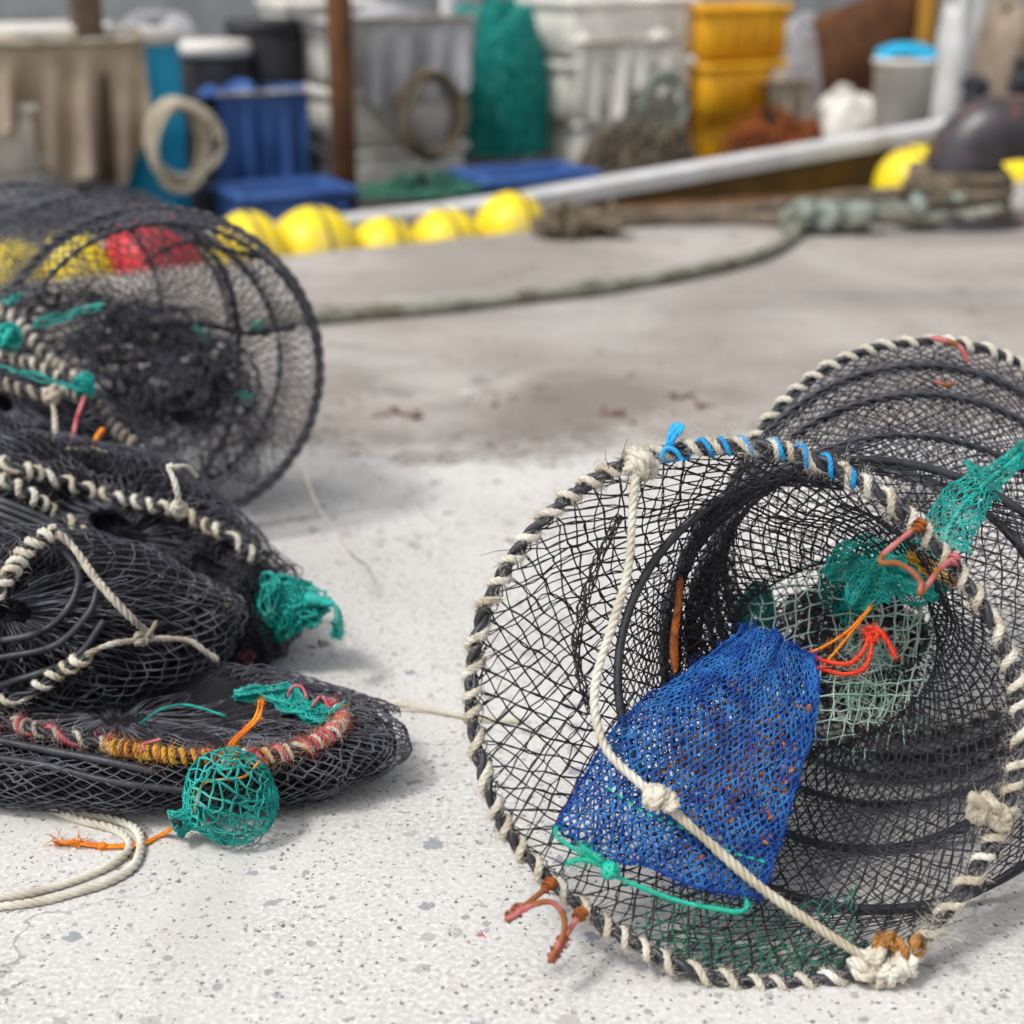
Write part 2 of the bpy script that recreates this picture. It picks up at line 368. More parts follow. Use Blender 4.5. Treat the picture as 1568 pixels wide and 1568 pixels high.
        for hh, ins in ((-hz, b), (-hz+b, 0), (hz-b, 0), (hz, b)):
            x, y = hx-ins, hy-ins; q = b
            loop = [(x-q, -y), (x, -y+q), (x, y-q), (x-q, y), (-x+q, y), (-x, y-q), (-x, -y+q), (-x+q, -y)]
            P.append([c+X*p+Y*r+Z*hh for p, r in loop])
        base = s.n; s.grid(np.array(P).transpose(1, 0, 2)[:, :], cu=True)
        for k, fl in ((0, 1), (3, 0)):
            i = [base+j*4+k for j in range(8)]
            q = [[i[0], i[1], i[2], i[3]], [i[0], i[3], i[4], i[7]], [i[4], i[5], i[6], i[7]]]
            if fl: q = [x[::-1] for x in q]
            s.f.append(np.array(q))
        return s
    def lathe(s, prof, c, axis=(0, 0, 1), n=32, sx=1, sy=1):
        ax = unit(axis); X = unit(np.cross(ax, (0, 1, 0) if abs(ax[1]) < .9 else (1, 0, 0))); Y = np.cross(ax, X)
        a = np.arange(n)*2*PI/n; c = np.asarray(c, float)
        P = np.array([[c+ax*z+X*r*sx*math.cos(t)+Y*r*sy*math.sin(t) for (r, z) in prof] for t in a]); return s.grid(P, cu=True)
    def build(s, name, m, parent=None, smooth=True, origin=None):
        V = np.concatenate(s.v) if s.v else np.zeros((0, 3)); F = np.concatenate([f for f in s.f if len(f)])
        org = np.array(parent['_o']) if parent is not None and '_o' in parent else (np.asarray(origin, float) if origin is not None else np.zeros(3))
        V = V-org
        me = bpy.data.meshes.new(name)
        me.vertices.add(len(V)); me.vertices.foreach_set('co', V.astype(np.float32).ravel())
        me.loops.add(len(F)*4); me.loops.foreach_set('vertex_index', F.astype(np.int32).ravel())
        me.polygons.add(len(F)); me.polygons.foreach_set('loop_start', np.arange(0, len(F)*4, 4, dtype=np.int32))
        try: me.polygons.foreach_set('loop_total', np.full(len(F), 4, np.int32))
        except Exception: pass
        me.update(calc_edges=True); me.validate()
        me.polygons.foreach_set('use_smooth', np.full(len(me.polygons), smooth)); me.materials.append(m if not isinstance(m, str) else M[m])
        o = bpy.data.objects.new(name, me); COL.objects.link(o)
        if parent is not None: o.parent = root_of(parent) if '_o' in parent else parent
        elif origin is not None: o.location = org
        return o
def root_of(p): return p['_e']
def tag(o, label=None, cat=None, group=None, kind=None):
    for k, v in (('label', label), ('category', cat), ('group', group), ('kind', kind)):
        if v: o[k] = v
    return o
class Thing(dict): pass
def thing(name, label, cat, loc, group=None):
    e = bpy.data.objects.new(name, None); COL.objects.link(e); e.location = loc; e.empty_display_size = .05
    tag(e, label, cat, group); return Thing(_o=list(map(float, loc)), _e=e)
def sub(th, part): return SubT(_o=th['_o'], _e=part)     # sub-parts share the thing's origin (the parts have identity transforms)
class SubT(dict): pass
class Loft:
    """surface through closed sections, each (M,3) sampled at the same angles"""
    def __init__(s, secs, sm=6):
        A = np.array(secs); M_ = A.shape[1]
        ns = len(A)
        if ns > 2 and sm > 1: A = np.stack([spline(A[:, k], (ns-1)*sm+1) for k in range(M_)], 1)
        s.A = A
    def __call__(s, u, v):
        A = s.A; ns, M_ = A.shape[:2]
        x = (np.asarray(u) % 1)*M_; i = x.astype(int) % M_; fx = (x-np.floor(x))[..., None]; i2 = (i+1) % M_
        y = np.clip(v, 0, 1)*(ns-1); j = np.minimum(y.astype(int), ns-2); fy = (y-j)[..., None]
        return (A[j, i]*(1-fx)+A[j, i2]*fx)*(1-fy)+(A[j+1, i]*(1-fx)+A[j+1, i2]*fx)*fy
def samples(S, a=240, b=120):
    U, V = np.meshgrid(np.arange(a)/a, np.linspace(0, 1, b), indexing='ij'); return S(U, V).reshape(-1, 3)
def snap(pts, path_px, lift=.006, tol=14, n=60, closed=False, smooth=3):
    """lay a photo-traced line on top of a surface (nearest surface point seen at that pixel)"""
    q = spline(np.array(path_px, float), n, closed); X, Y, T = proj(pts); ts = []
    for (x, y) in q:
        d = np.hypot(X-x, Y-y); k = d < tol
        ts.append(T[k].min() if k.any() else T[np.argmin(d)])
    ts = np.array(ts)
    for _ in range(smooth): ts[1:-1] = (ts[:-2]+ts[1:-1]*2+ts[2:])/4
    return at(q[:, 0], q[:, 1], ts-lift)
def fuzz(mb, P, n, ln, r=.00018, seed=0, spread=.004):
    R = np.random.default_rng(seed); b = P[R.integers(0, len(P), n)]+R.normal(size=(n, 3))*spread*.5
    d = unit(R.normal(size=(n, 3)))*ln*R.uniform(.4, 1.3, (n, 1)); c = R.normal(size=(n, 3))*ln*.3
    t = np.array([0, .5, 1])[None, :, None]; mb.tubes(b[:, None]+d[:, None]*t+c[:, None]*t*t, np.array([r, r*.8, r*.3]), 3)
def cord(mb, P, r, n=260, seed=0):
    mb.rope(P, r*1.12, pitch=r*9, strands=3, sides=5, per=6, irregular=.5, seed=seed); fuzz(mb, P, n, r*3.2, r*.13, seed=seed, spread=r*1.6)
def knotball(mb, c, R, r, n=5, seed=0, squash=(1, 1, 1)):
    """a knot: several short thick loops wrapped over each other"""
    g = np.random.default_rng(seed); c = np.asarray(c, float)
    for k in range(n):
        ax = unit(g.normal(size=3)); X = unit(np.cross(ax, (.3, .5, .8))); Y = np.cross(ax, X); t = np.arange(18)*2*PI/18
        o = g.normal(size=3)*R*.22
        P = c+o+(R*g.uniform(.55, .9))*(np.cos(t)[:, None]*X+np.sin(t)[:, None]*Y)*np.array(squash)
        if r > .003: mb.rope(P, r*g.uniform(.9, 1.15), pitch=r*6, closed=True, sides=5, per=6)
        else: mb.tubes(P, r*g.uniform(.85, 1.1), 7, True)

# ================================================================ LARGE STRUCTURE: quay, water, far side
E0 = np.array([-1.51, 4.61, 0]); ev = unit(np.array([1.66, .96, 0])); nv_ = np.array([-ev[1], ev[0], 0])
def eb(s, d, z=0.0): return E0+ev*s+nv_*d+np.array([0, 0, z])
def bs(px, d, z=0.0):
    k = (px-784)/FPX; b = E0+nv_*d   # (bx+ex s) = k*((by+ey s)*cP+(H-z)*sP)
    return (k*(b[1]*cP+(CAM_H-z)*sP)-b[0])/(ev[0]-k*ev[1]*cP)
def eat(px, d, z=0.0): return eb(bs(px, d, z), d, z)
g = MB()
prof = [(-40, 0), (-.06, 0), (-.03, -.006), (-.008, -.022), (0, -.05), (0, -3)]
S_ = np.concatenate([[-60, -30], np.linspace(-6, 12, 50), [30, 60]])
g.grid(np.array([[eb(s, d-.0+(0.006*math.sin(s*7.3)+.004*math.sin(s*19) if d > -1 else 0), z) for d, z in prof] for s in S_]))
q = g.build('quay_ground', 'concrete', smooth=False); q['kind'] = 'structure'
w = MB(); w.grid(np.array([[(x, y, -.95) for y in (-60, 0, 60, 700)] for x in (-500, 0, 500)])); w.build('water', 'water')['kind'] = 'structure'
w = MB()
hx = np.linspace(-400, 400, 60); hh = 14+8*smooth_noise(60, 9, 3)+3*smooth_noise(60, 25, 4)
w.grid(np.array([[(x, 330, -2), (x, 350, max(h_, 4)*.6), (x, 420, max(h_, 5)), (x, 520, -2)] for x, h_ in zip(hx, hh)]))
M['hill'] = mat('hill_green', (.05, .075, .035), .9, (.09, .10, .06), .05)
w.build('hills', 'hill')['kind'] = 'structure'

# ================================================================ FRONT TRAP (standing, right)
Bp, Tp = at(1170, 1508, 1.521), at(1130, 682, 1.6)
RX = unit(np.array([1, .03, 0])); RU = unit(Tp-Bp-((Tp-Bp)@RX)*RX); RN = unit(np.cross(RU, RX))      # RN points away from the camera
if RN[1] < 0: RN = -RN
def rp(px, py, off=0.0):
    r = ray(px, py); o = Bp+RN*np.asarray(off, float)[..., None] if np.ndim(off) else Bp+RN*off
    t = ((o-CAMP)@RN if np.ndim(off) == 0 else ((o-CAMP)*RN).sum(-1))/(r@RN)
    return CAMP+r*(t[..., None] if np.ndim(t) else t)
ring_px = np.array([(1130, 682), (1200, 688), (1268, 712), (1335, 748), (1402, 802), (1474, 884), (1524, 960), (1552, 1030), (1563, 1108), (1556, 1180), (1536, 1250), (1496, 1330), (1446, 1400), (1392, 1458), (1290, 1494), (1170, 1508), (1050, 1484), (958, 1438), (888, 1388), (830, 1336), (782, 1280), (748, 1210), (728, 1130), (722, 1050), (734, 960), (764, 890), (802, 832), (852, 776), (920, 728), (992, 698), (1060, 685)], float)
MS = 144
phi = np.arange(MS)*2*PI/MS
def by_angle(px, c):
    d = spline(px, 600, True); a = np.arctan2(-(d[:, 1]-c[1]), d[:, 0]-c[0]) % (2*PI); o = np.argsort(a)
    a2 = np.concatenate([a[o]-2*PI, a[o], a[o]+2*PI]); dd = np.concatenate([d[o]]*3)
    return np.stack([np.interp(phi, a2, dd[:, k]) for k in (0, 1)], -1)
RC = (1145, 1095); rpx = by_angle(ring_px, RC)
ringC = rp(rpx[:, 0], rpx[:, 1], 0)
mouth_px = np.stack([1282+152*np.cos(phi)+12*np.sin(2*phi), 1000-142*np.sin(phi)+10*np.cos(3*phi)], -1)
TO = (.236, 1.30, 0)
trap = thing('crab_trap', 'open round net trap standing on its rope-wrapped hoop with a blue bait bag inside', 'crab trap', TO)
# hoops (black tube) of the body
def hoop(top, bot, half, yaw=0.0, lift=0.0):
    U_ = (top-bot)/2; c = (top+bot)/2; X = np.array([math.cos(yaw), math.sin(yaw), 0])*half
    return c+np.cos(phi)[:, None]*X+np.sin(phi)[:, None]*U_
hB = hoop(at(1310, 704, 1.70), at(1356, 1392, 1.632), .268, .05)
hA = hoop(at(1300, 716, 1.80), at(1345, 1300, 1.735), .228, .10)
h4 = hoop(at(1370, 668, 1.87), np.array([.455, 1.60, .008]), .255, .15)
h3 = hoop(at(1392, 606, 1.93), np.array([.49, 1.66, .008]), .262, .18)
h2 = hoop(at(1392, 562, 1.99), np.array([.51, 1.71, .008]), .268, .2)
hR = hoop(at(1405, 524, 2.06), np.array([.53, 1.77, .010]), .272, .22)
def sagged(a, b, f, pinch): 
    m = a*(1-f)+b*f; c = m.mean(0); return c+(m-c)*pinch
def wr(A, amp, k, seed):          # soft wrinkles in a section
    n = smooth_noise(MS, k, seed, True); c = A.mean(0); return A+unit(A-c)*n[:, None]*amp
# frame ring
r_ = MB(); r_.rope(ringC, .0066, pitch=.05, strands=2, closed=True, sides=8, per=16, irregular=.8, seed=5)
ring = r_.build('hoop', 'black_hose', trap)
r_ = MB(); pth = r_.helix(ringC, .0075, .0033, .0270, True, seed=11, jit=1.7, yarn=6)
r_.helix(ringC, .0076, .0029, .0270, True, seed=11, jit=1.7, phase=.55, yarn=6)
fuzz(r_, pth, 9000, .0080, .00024, seed=4, spread=.008)
wrapw = r_.build('rope_wrap', 'cream_rope', sub(trap, ring))
r_ = MB(); k0 = MS//4
top = spline(rp(*np.array([(1008, 694), (1130, 682), (1200, 688), (1268, 712), (1312, 735)]).T), 200)
r_.helix(top, .0088, .0027, .0275, seed=3, jit=1.3, phase=3.6, yarn=5); r_.build('blue_wrap', 'blue_cord', sub(trap, ring))
r_ = MB(); tg = spline([rp(1022, 690, -.008), rp(1026, 676, -.012), rp(1034, 660, -.012), rp(1042, 650, -.01)], 12)
tr = np.interp(np.linspace(0, 1, 40), np.linspace(0, 1, 8), [.5, .7, .85, 1, 1.15, 1.25, 1.2, .7])
for k in range(16): r_.tubes(spline(tg, 40)+tr[:, None]*.0046*np.array([math.cos(k*2.4), .6*math.sin(k*2.4), .5*math.sin(k*2.4)])*(k/16)**.5+.0006*np.stack([smooth_noise(40, 6, k*3+q) for q in range(3)], -1), tr*.0016, 5, taper=True)
r_.tubes(spline([rp(1012, 700, -.01), rp(1020, 686, -.014), rp(1034, 690, -.014), rp(1044, 704, -.008)], 20), .0026, 6)
r_.build('cord_end', 'sky_tag', trap)
# black lashing ends sticking out of the wrap
r_ = MB()
for (x, y, n) in ((950, 705, 8), (928, 722, 5), (790, 845, 5), (745, 920, 6), (735, 1000, 3), (900, 1392, 6), (1440, 1420, 5), (1300, 720, 8), (1410, 1440, 6), (760, 1250, 4)):
    fuzz(r_, rp(np.array([x]*2), np.array([y]*2), -.008), n, .022, .0005, seed=x, spread=.006)
r_.build('lashing_ends', 'black_twine', sub(trap, ring))['kind'] = 'stuff'
# entrance funnel (black netting)
fs = []
for s_, off in ((0, .001), (.12, .010), (.3, .045), (.5, .09), (.75, .15), (1, .20)):
    p = rpx*(1-s_)+mouth_px*s_
    p = p+np.stack([0*phi, 0*phi+26*math.sin(PI*s_)*(np.sin(phi) < 0)*(-np.sin(phi))**1.2*np.ones(MS)], -1) if False else p
    fs.append(wr(rp(p[:, 0], p[:, 1], off), .010*math.sin(PI*min(s_*1.1, 1)), 12, int(s_*100)))
funnel = Loft(fs)
mb = MB(); mb.net(lambda u, v: funnel(u, v**.92), 70, 20, .00078, double=.0009, seed=21, jit=.13, seg=2, knot=2.3, wob=.02)
mb.net(funnel, 110, 2, .0007, seed=22, v1=.03, jit=.5, knot=1.6)
mb.build('entrance_net', 'black_twine', trap)
# body netting: ring - B - A - h4 - h3 - h2 - rear ring
body_secs = [ringC+RN*.006, wr(sagged(ringC, hB, .45, .965), .010, 16, 1), hB, wr(sagged(hB, hA, .5, .97), .006, 12, 9), hA, wr(sagged(hA, h4, .5, .94), .008, 14, 2), h4, sagged(h4, h3, .5, .955), h3, sagged(h3, h2, .5, .965), h2, sagged(h2, hR, .5, .97), hR]
body = Loft(body_secs, 4)
mb = MB(); mb.net(lambda u, v: body(u+.03*v, v*.33), 60, 14, .00080, seed=31, jit=.16, knot=2.0, wob=.03)
mb.build('front_body_net', 'black_twine', trap)
mb = MB(); mb.net(lambda u, v: body(u+.03*(.33+v*.67), .33+v*.67), 100, 60, .00082, seed=32, jit=.10, knot=2.0, wob=.02)
rear_secs = Loft([hR, hR.mean(0)+(hR-hR.mean(0))*.5+np.array([0, .03, 0]), hR.mean(0)+(hR-hR.mean(0))*.06+np.array([0, .05, 0])], 3)
mb.net(rear_secs, 70, 16, .0009, seed=33, jit=.25)
mb.build('rear_body_net', 'grey_twine', trap)
def shrunk(u, v):
    p = body(u, v); c = body.A.mean(1)[np.minimum((np.clip(v, 0, 1)*(len(body.A)-1)).astype(int), len(body.A)-1)]; return c+(p-c)*.955+np.array([0, 0, .004])
mb = MB(); mb.net(lambda u, v: shrunk(u+.05*v, .50+.48*v), 80, 40, .0008, seed=36, jit=.15, wob=.03, keep=lambda u, v, R_, pa: ~((u > .55) & (u < .97)))
inf = Loft([h3, h4.mean(0)+(h4-h4.mean(0))*.55, hA.mean(0)+(hA-hA.mean(0))*.26+np.array([.03, .05, .02])], 4)
mb.net(inf, 66, 18, .0008, seed=37, jit=.2, wob=.03)
mb.build('inner_entrance_net', 'black_twine', trap)
for i, (h, rad) in enumerate(((hB, .0048), (hA, .0046), (h4, .0042), (h3, .0046), (h2, .0050))):
    mb = MB()
    if i < 2: mb.tubes(spline(h[::6], 180, True), rad, 8, True)
    else:
        mb.rope(h[::3], rad*1.1, pitch=.042, strands=2, closed=True, sides=6, per=10, irregular=.6, seed=i)
    ho = mb.build('inner_hoop', 'black_hose', trap)
mb = MB(); mb.rope(hR[::3], .0062, pitch=.05, strands=2, closed=True, sides=6, per=12, seed=9)
rr_ = mb.build('rear_hoop', 'black_hose', trap)
mb = MB(); mb.helix(hR, .0078, .0040, .0285, True, seed=15, jit=1.0, yarn=6); mb.helix(hR, .0078, .0034, .0285, True, seed=15, jit=1.0, phase=.6, yarn=6); mb.build('rope_wrap', 'white_rope', sub(trap, rr_))
mb = MB(); mb.tubes(spline([at(1425, 517, 2.03), at(1448, 522, 2.02), at(1470, 532, 2.02), at(1482, 556, 2.02)], 24), .0038, 7, taper=True)
mb.tubes(spline([at(1462, 585, 1.98), at(1450, 590, 1.97), at(1430, 583, 1.97)], 12), .0028, 7, taper=True)
mb.build('wire_clip', 'pink_coat', trap)
# extra gathered folds of netting inside (top left bundle, lower right)
def fold(px, offs, wid, nu, nv, seed, m='black_twine', name='net_fold', r=.0009):
    c = spline(np.column_stack([px, offs]), 60); R = np.random.default_rng(seed)
    C = rp(c[:, 0], c[:, 1], c[:, 2]); T, N, B = frames(C[None])
    w = wid*(.7+.3*np.abs(smooth_noise(60, 9, seed)))
    secs = [C[k]+w[k]*(np.cos(phi)[:, None]*N[0, k]+(.55*np.sin(phi))[:, None]*B[0, k])*(1+.25*smooth_noise(MS, 9, seed+k//6, True))[:, None] for k in range(0, 60, 3)]
    L = Loft(secs, 2); b = MB(); b.net(L, nu, nv, r, seed=seed, jit=.5, knot=1.8); return b.build(name, m, trap)
fold([(1290, 735), (1190, 735), (1110, 770), (1058, 840), (1035, 930), (1028, 1020), (1040, 1090)], [.06, .07, .10, .14, .17, .19, .2], .014, 15, 46, 41)
fold([(950, 790), (915, 860), (888, 950), (885, 1020), (910, 1100)], [.03, .04, .05, .06, .07], .009, 5, 22, 42, r=.0007)
fold([(1100, 850), (1060, 960), (1090, 1020), (1150, 1080)], [.16, .2, .22, .22], .018, 14, 26, 43)
mb = MB(); mb.tubes(spline(rp(np.array([1043, 1038, 1032, 1034.]), np.array([880, 930, 980, 1030.]), .135), 14), np.linspace(.004, .0055, 14), 6, taper=True)
mb.build('orange_marker', 'rust', trap)
# mint throat net
th = []
for s_, off in ((0, .198), (.3, .225), (.6, .25), (.85, .265), (1, .27)):
    c = np.array([1325, 965]); p = mouth_px*(1-s_)+(c+(mouth_px-mouth_px.mean(0))*.10)*s_
    th.append(wr(rp(p[:, 0], p[:, 1], off), .006, 9, int(s_*50)+3))
throat = Loft(th)
def sheet(u, v):
    x = 1112+345*u; y = 845+330*v; x = x+10*np.sin(v*5)+6*np.sin(u*9+v*4); y = y+12*np.sin(u*5+1)+6*np.sin(u*11)
    q = ((x-1325)/170)**2+((y-965)/150)**2
    return rp(x, y, .205+.06*np.exp(-q*2.2))
def inmouth(u, v, R, pa):
    X, Y, T = proj(pa); return ((X-1284)/168)**2+((Y-1000)/158)**2 < 1
mb = MB(); mb.net(sheet, 17, 16, .0010, closed=False, seed=51, jit=.25, pattern='square', knot=1.7, keep=inmouth, wob=.05)
mb.net(lambda u, v: sheet(u*.35+.50, v*.8)+RN*.02, 8, 13, .0009, closed=False, seed=54, jit=.6, pattern='square', knot=1.7, keep=inmouth)
mb.build('throat_net', 'mint', trap)
mb = MB(); mp = rp(mouth_px[:, 0], mouth_px[:, 1], .2); fuzz(mb, mp, 700, .014, .0006, seed=8, spread=.008); mb.tubes(lin(mp, 200, True)+.001*rng.normal(size=(200, 3)), .0013, 5, True); mb.build('throat_edge', 'black_twine', trap)
mb = MB(); fuzz(mb, rp(np.array([1330, 1325, 1310, 1300.]), np.array([1000, 1030, 1060, 1010.]), .24), 260, .035, .0006, seed=6, spread=.02)
mb.build('throat_tassel', 'mint', trap)
# teal netting gathered behind throat, and teal seam on the shoulder
def clump(name, m, c, rad, nu, nv, seed, r=.0009, parent=trap, layers=3, nz=.25):
    c = np.asarray(c, float); mb = MB()
    for k in range(layers):
        R = np.random.default_rng(seed+k); a = R.uniform(0, 6, 6)
        def S(u, v, k=k, a=a):
            t = 2*PI*u; p = PI*(.04+.92*v); f = 1-.16*k+nz*(np.sin(3*t+a[0]+2*p)*.5+np.sin(5*t+a[1])*np.sin(4*p+a[2])*.5)
            d = np.stack([np.sin(p)*np.cos(t), np.sin(p)*np.sin(t), np.cos(p)], -1)
            return c+d*np.asarray(rad)*f[..., None]
        mb.net(S, nu, nv, r, seed=seed+k, jit=.5)
    return mb.build(name, m, parent)
clump('teal_netting', 'teal', rp(1305, 905, .27), (.034, .02, .034), 26, 14, 61, nz=.4, layers=4)
clump('teal_netting', 'teal', rp(1160, 945, .33), (.022, .02, .04), 20, 12, 67, layers=2)
bp_ = samples(body, 300, 160)
seam = snap(bp_, [(1600, 672), (1560, 700), (1510, 740), (1475, 775), (1452, 812), (1445, 838)], .008)
def strip(path, w, nu, nv, seed, r, m, name, parent):
    P = spline(path, 80); T, N, B = frames(P[None]); n = smooth_noise(80, 10, seed)
    vdir = unit(CAMP-P); side = unit(np.cross(T[0], vdir)); W_ = np.interp(np.linspace(0, 1, 80), np.linspace(0, 1, len(w)), w)
    def S(u, v):
        k = v*79; i = np.minimum(k.astype(int), 78); f = (k-i)[..., None]
        c = P[i]*(1-f)+P[i+1]*f; sd = side[i]; ww = W_[i]*(1+.3*n[i])
        x = (u-.5)*2
        return c+sd*(x*ww)[..., None]+vdir[i]*(.006*np.cos(x*2.2+9*v)+.003*np.sin(14*v+7*x))[..., None]
    b = MB(); b.net(S, nu, nv, r, closed=False, seed=seed, jit=.6, knot=1.6); b.net(S, nu, nv, r, closed=False, seed=seed+1, jit=.8, knot=1.6)
    return b.build(name, m, parent)
strip(seam, [.012, .012, .018, .032, .032, .022], 8, 40, 71, .00078, 'teal', 'teal_seam', trap)
mb = MB(); mb.rope(seam, .0028, strands=2); mb.build('seam_cord', 'teal', trap)
for k, (pp, oo, ww) in enumerate((([(1265, 880), (1320, 850), (1370, 862), (1425, 835)], .17, [.012, .022, .018, .010]), ([(1300, 925), (1345, 890), (1400, 885), (1440, 860)], .15, [.010, .020, .022, .012]), ([(1350, 850), (1385, 880), (1430, 900), (1470, 890)], .12, [.008, .014, .012, .006]))):
    strip(rp(*np.array(pp, float).T, oo), ww, 8, 22, 75+k, .0009, 'teal', 'teal_netting', trap)
strip(rp(np.array([1390., 1425, 1470]), np.array([850., 868, 895]), .11), [.006, .010, .006], 4, 12, 88, .0008, 'yellow_yarn', 'yellow_netting', trap)
clump('gathered_netting', 'black_twine', rp(1300, 985, .46), (.10, .04, .08), 34, 18, 91, layers=3, r=.0011, nz=.35)
# green twine patches along the bottom of the front
mb = MB(); mb.net(lambda u, v: body(.68+.12*u, .004+v*.10), 12, 9, .0009, closed=False, seed=77, jit=.4)
mb.net(lambda u, v: funnel(.67+.14*u, .03+v*.28), 14, 9, .00085, closed=False, seed=78, jit=.4); mb.build('green_mending', 'green_twine', trap)
# drawing rope across the mouth, with knots
P1 = spline([rp(975, 712, -.012), rp(968, 790, -.010), rp(962, 870, -.008), rp(940, 950, -.008), rp(915, 1030, -.006), rp(911, 1090, -.006), rp(930, 1150, -.006), rp(975, 1195, -.008), rp(1012, 1226, -.010)], 120)
P2 = spline([rp(1012, 1226, -.010), rp(1080, 1285, -.008), rp(1160, 1355, -.006), rp(1240, 1412, -.006), rp(1330, 1470, -.010)], 90)
mb = MB(); mb.rope(P1, .0044, pitch=.026, irregular=.25, seed=4, sides=7, per=12); fuzz(mb, P1, 700, .006, seed=5)
pr = mb.build('tie_rope', 'white_rope', trap)
mb = MB(); mb.rope(P2, .0048, pitch=.026, irregular=.25, seed=6, sides=7, per=12); fuzz(mb, P2, 500, .006, seed=7); mb.build('tie_rope', 'tan_rope', trap)
mb = MB(); knotball(mb, rp(1008, 1220, -.016), .012, .0050, 6, 3, (1.2, 1, .9)); knotball(mb, rp(1024, 1230, -.016), .008, .0042, 3, 4); mb.build('knot', 'cream_rope', sub(trap, pr))
mb = MB(); knotball(mb, rp(978, 712, -.006), .014, .0060, 7, 8); fuzz(mb, rp(np.array([978, 985.]), np.array([712, 706.]), -.01), 260, .013, .0003, seed=1, spread=.02)
mb.build('knot', 'cream_rope', sub(trap, pr))
mb = MB()
for i, (x, y) in enumerate(((1340, 1462), (1368, 1482), (1322, 1480), (1352, 1492), (1388, 1470))): knotball(mb, rp(x, y, -.012), .0115, .0054, 4, 20+i)
fuzz(mb, rp(np.array([1340, 1368, 1400, 1430.]), np.array([1480, 1484, 1455, 1420.]), -.012), 240, .016, .0004, seed=12, spread=.015)
mb.build('knot', 'cream_rope', sub(trap, pr))
mb = MB()
for i, (x, y, r0) in enumerate(((1347, 1446, .010), (1362, 1440, .010), (1376, 1452, .009), (1404, 1448, .010))):
    knotball(mb, rp(x, y, -.018), r0, .0034, 3, 30+i, (.7, .7, 1.3))
mb.build('frayed_strands', 'rot_rope', sub(trap, pr))
mb = MB()
for i, (x, y) in enumerate(((1515, 1232), (1500, 1248), (1528, 1250))): knotball(mb, rp(x, y, -.006), .010, .0050, 4, 40+i)
mb.tubes(spline([rp(1510, 1240, -.012), rp(1498, 1226, -.02), rp(1482, 1218, -.022)], 14), np.linspace(.005, .0066, 14), 7, taper=True)
fuzz(mb, rp(np.array([1505., 1520]), np.array([1235., 1245]), -.01), 120, .014, .0004, seed=13, spread=.015)
mb.build('rope_stub', 'tan_rope', trap)
# bent wire clips
def clip(px, r, rustends, w='pink_coat'):
    P = spline([rp(x, y, o) for x, y, o in px], 90); b = MB(); b.tubes(P, r*(1+.05*smooth_noise(90, 18, 2)), 9, taper=True)
    c = b.build('wire_clip', w, trap)
    for (x, y, o, x2, y2, o2, m) in rustends:
        Q = spline([rp(x, y, o), rp((x+x2)/2, (y+y2)/2, (o+o2)/2), rp(x2, y2, o2)], 14); b = MB(); b.tubes(Q, (r*1.75)*(1+.15*smooth_noise(14, 6, x)), 7, taper=True); b.helix(Q, r*1.9, r*.45, r*2.2, seed=3)
        b.build('rust_crust', m, sub(trap, c))
clip([(848, 1352, -.012), (812, 1380, -.03), (776, 1408, -.045), (792, 1398, -.05), (820, 1384, -.05), (846, 1382, -.048), (862, 1400, -.045), (864, 1425, -.045), (852, 1452, -.045), (842, 1472, -.04), (862, 1440, -.03), (890, 1396, -.012)], .0029,
     [(850, 1346, -.012, 832, 1364, -.02, 'rust'), (896, 1392, -.012, 882, 1408, -.018, 'rust'), (803, 1387, -.034, 778, 1407, -.044, 'rusty_wire'), (868, 1432, -.03, 844, 1470, -.04, 'rusty_wire')])
clip([(1412, 800, -.014), (1372, 832, -.02), (1350, 852, -.03), (1350, 862, -.035), (1372, 862, -.035), (1395, 874, -.035), (1410, 892, -.035), (1408, 910, -.035), (1420, 896, -.03), (1440, 870, -.022), (1462, 856, -.014)], .0029,
     [(1414, 798, -.014, 1402, 812, -.018, 'rust'), (1466, 850, -.014, 1456, 862, -.016, 'pink_coat')])
# red and orange cords tying the throat
mb = MB()
for pts in ([(1236, 998), (1262, 1012), (1300, 1016), (1322, 996), (1330, 972)], [(1243, 1020), (1290, 1032), (1322, 1024), (1334, 995), (1332, 970)], [(1328, 972), (1346, 966), (1360, 984), (1372, 1008)], [(1330, 975), (1322, 964), (1342, 962), (1340, 980), (1326, 980)]):
    cord(mb, spline(rp(*np.array(pts, float).T, .12), 40), .0021, 120, pts[0][0])
mb.build('red_cord', 'red_cord', trap)
mb = MB()
for pts in ([(1334, 928), (1300, 965), (1262, 990), (1238, 1000)], [(1334, 930), (1290, 985), (1260, 1020)]): cord(mb, spline(rp(*np.array(pts, float).T, .15), 30), .0017, 90)
mb.build('orange_cord', 'orange_cord', trap)
mb = MB(); mb.tubes(spline(rp(np.array([1308., 1340, 1364]), np.array([978., 974, 976]), .13), 12), .0016, 6); mb.build('black_pin', 'black_twine', trap)

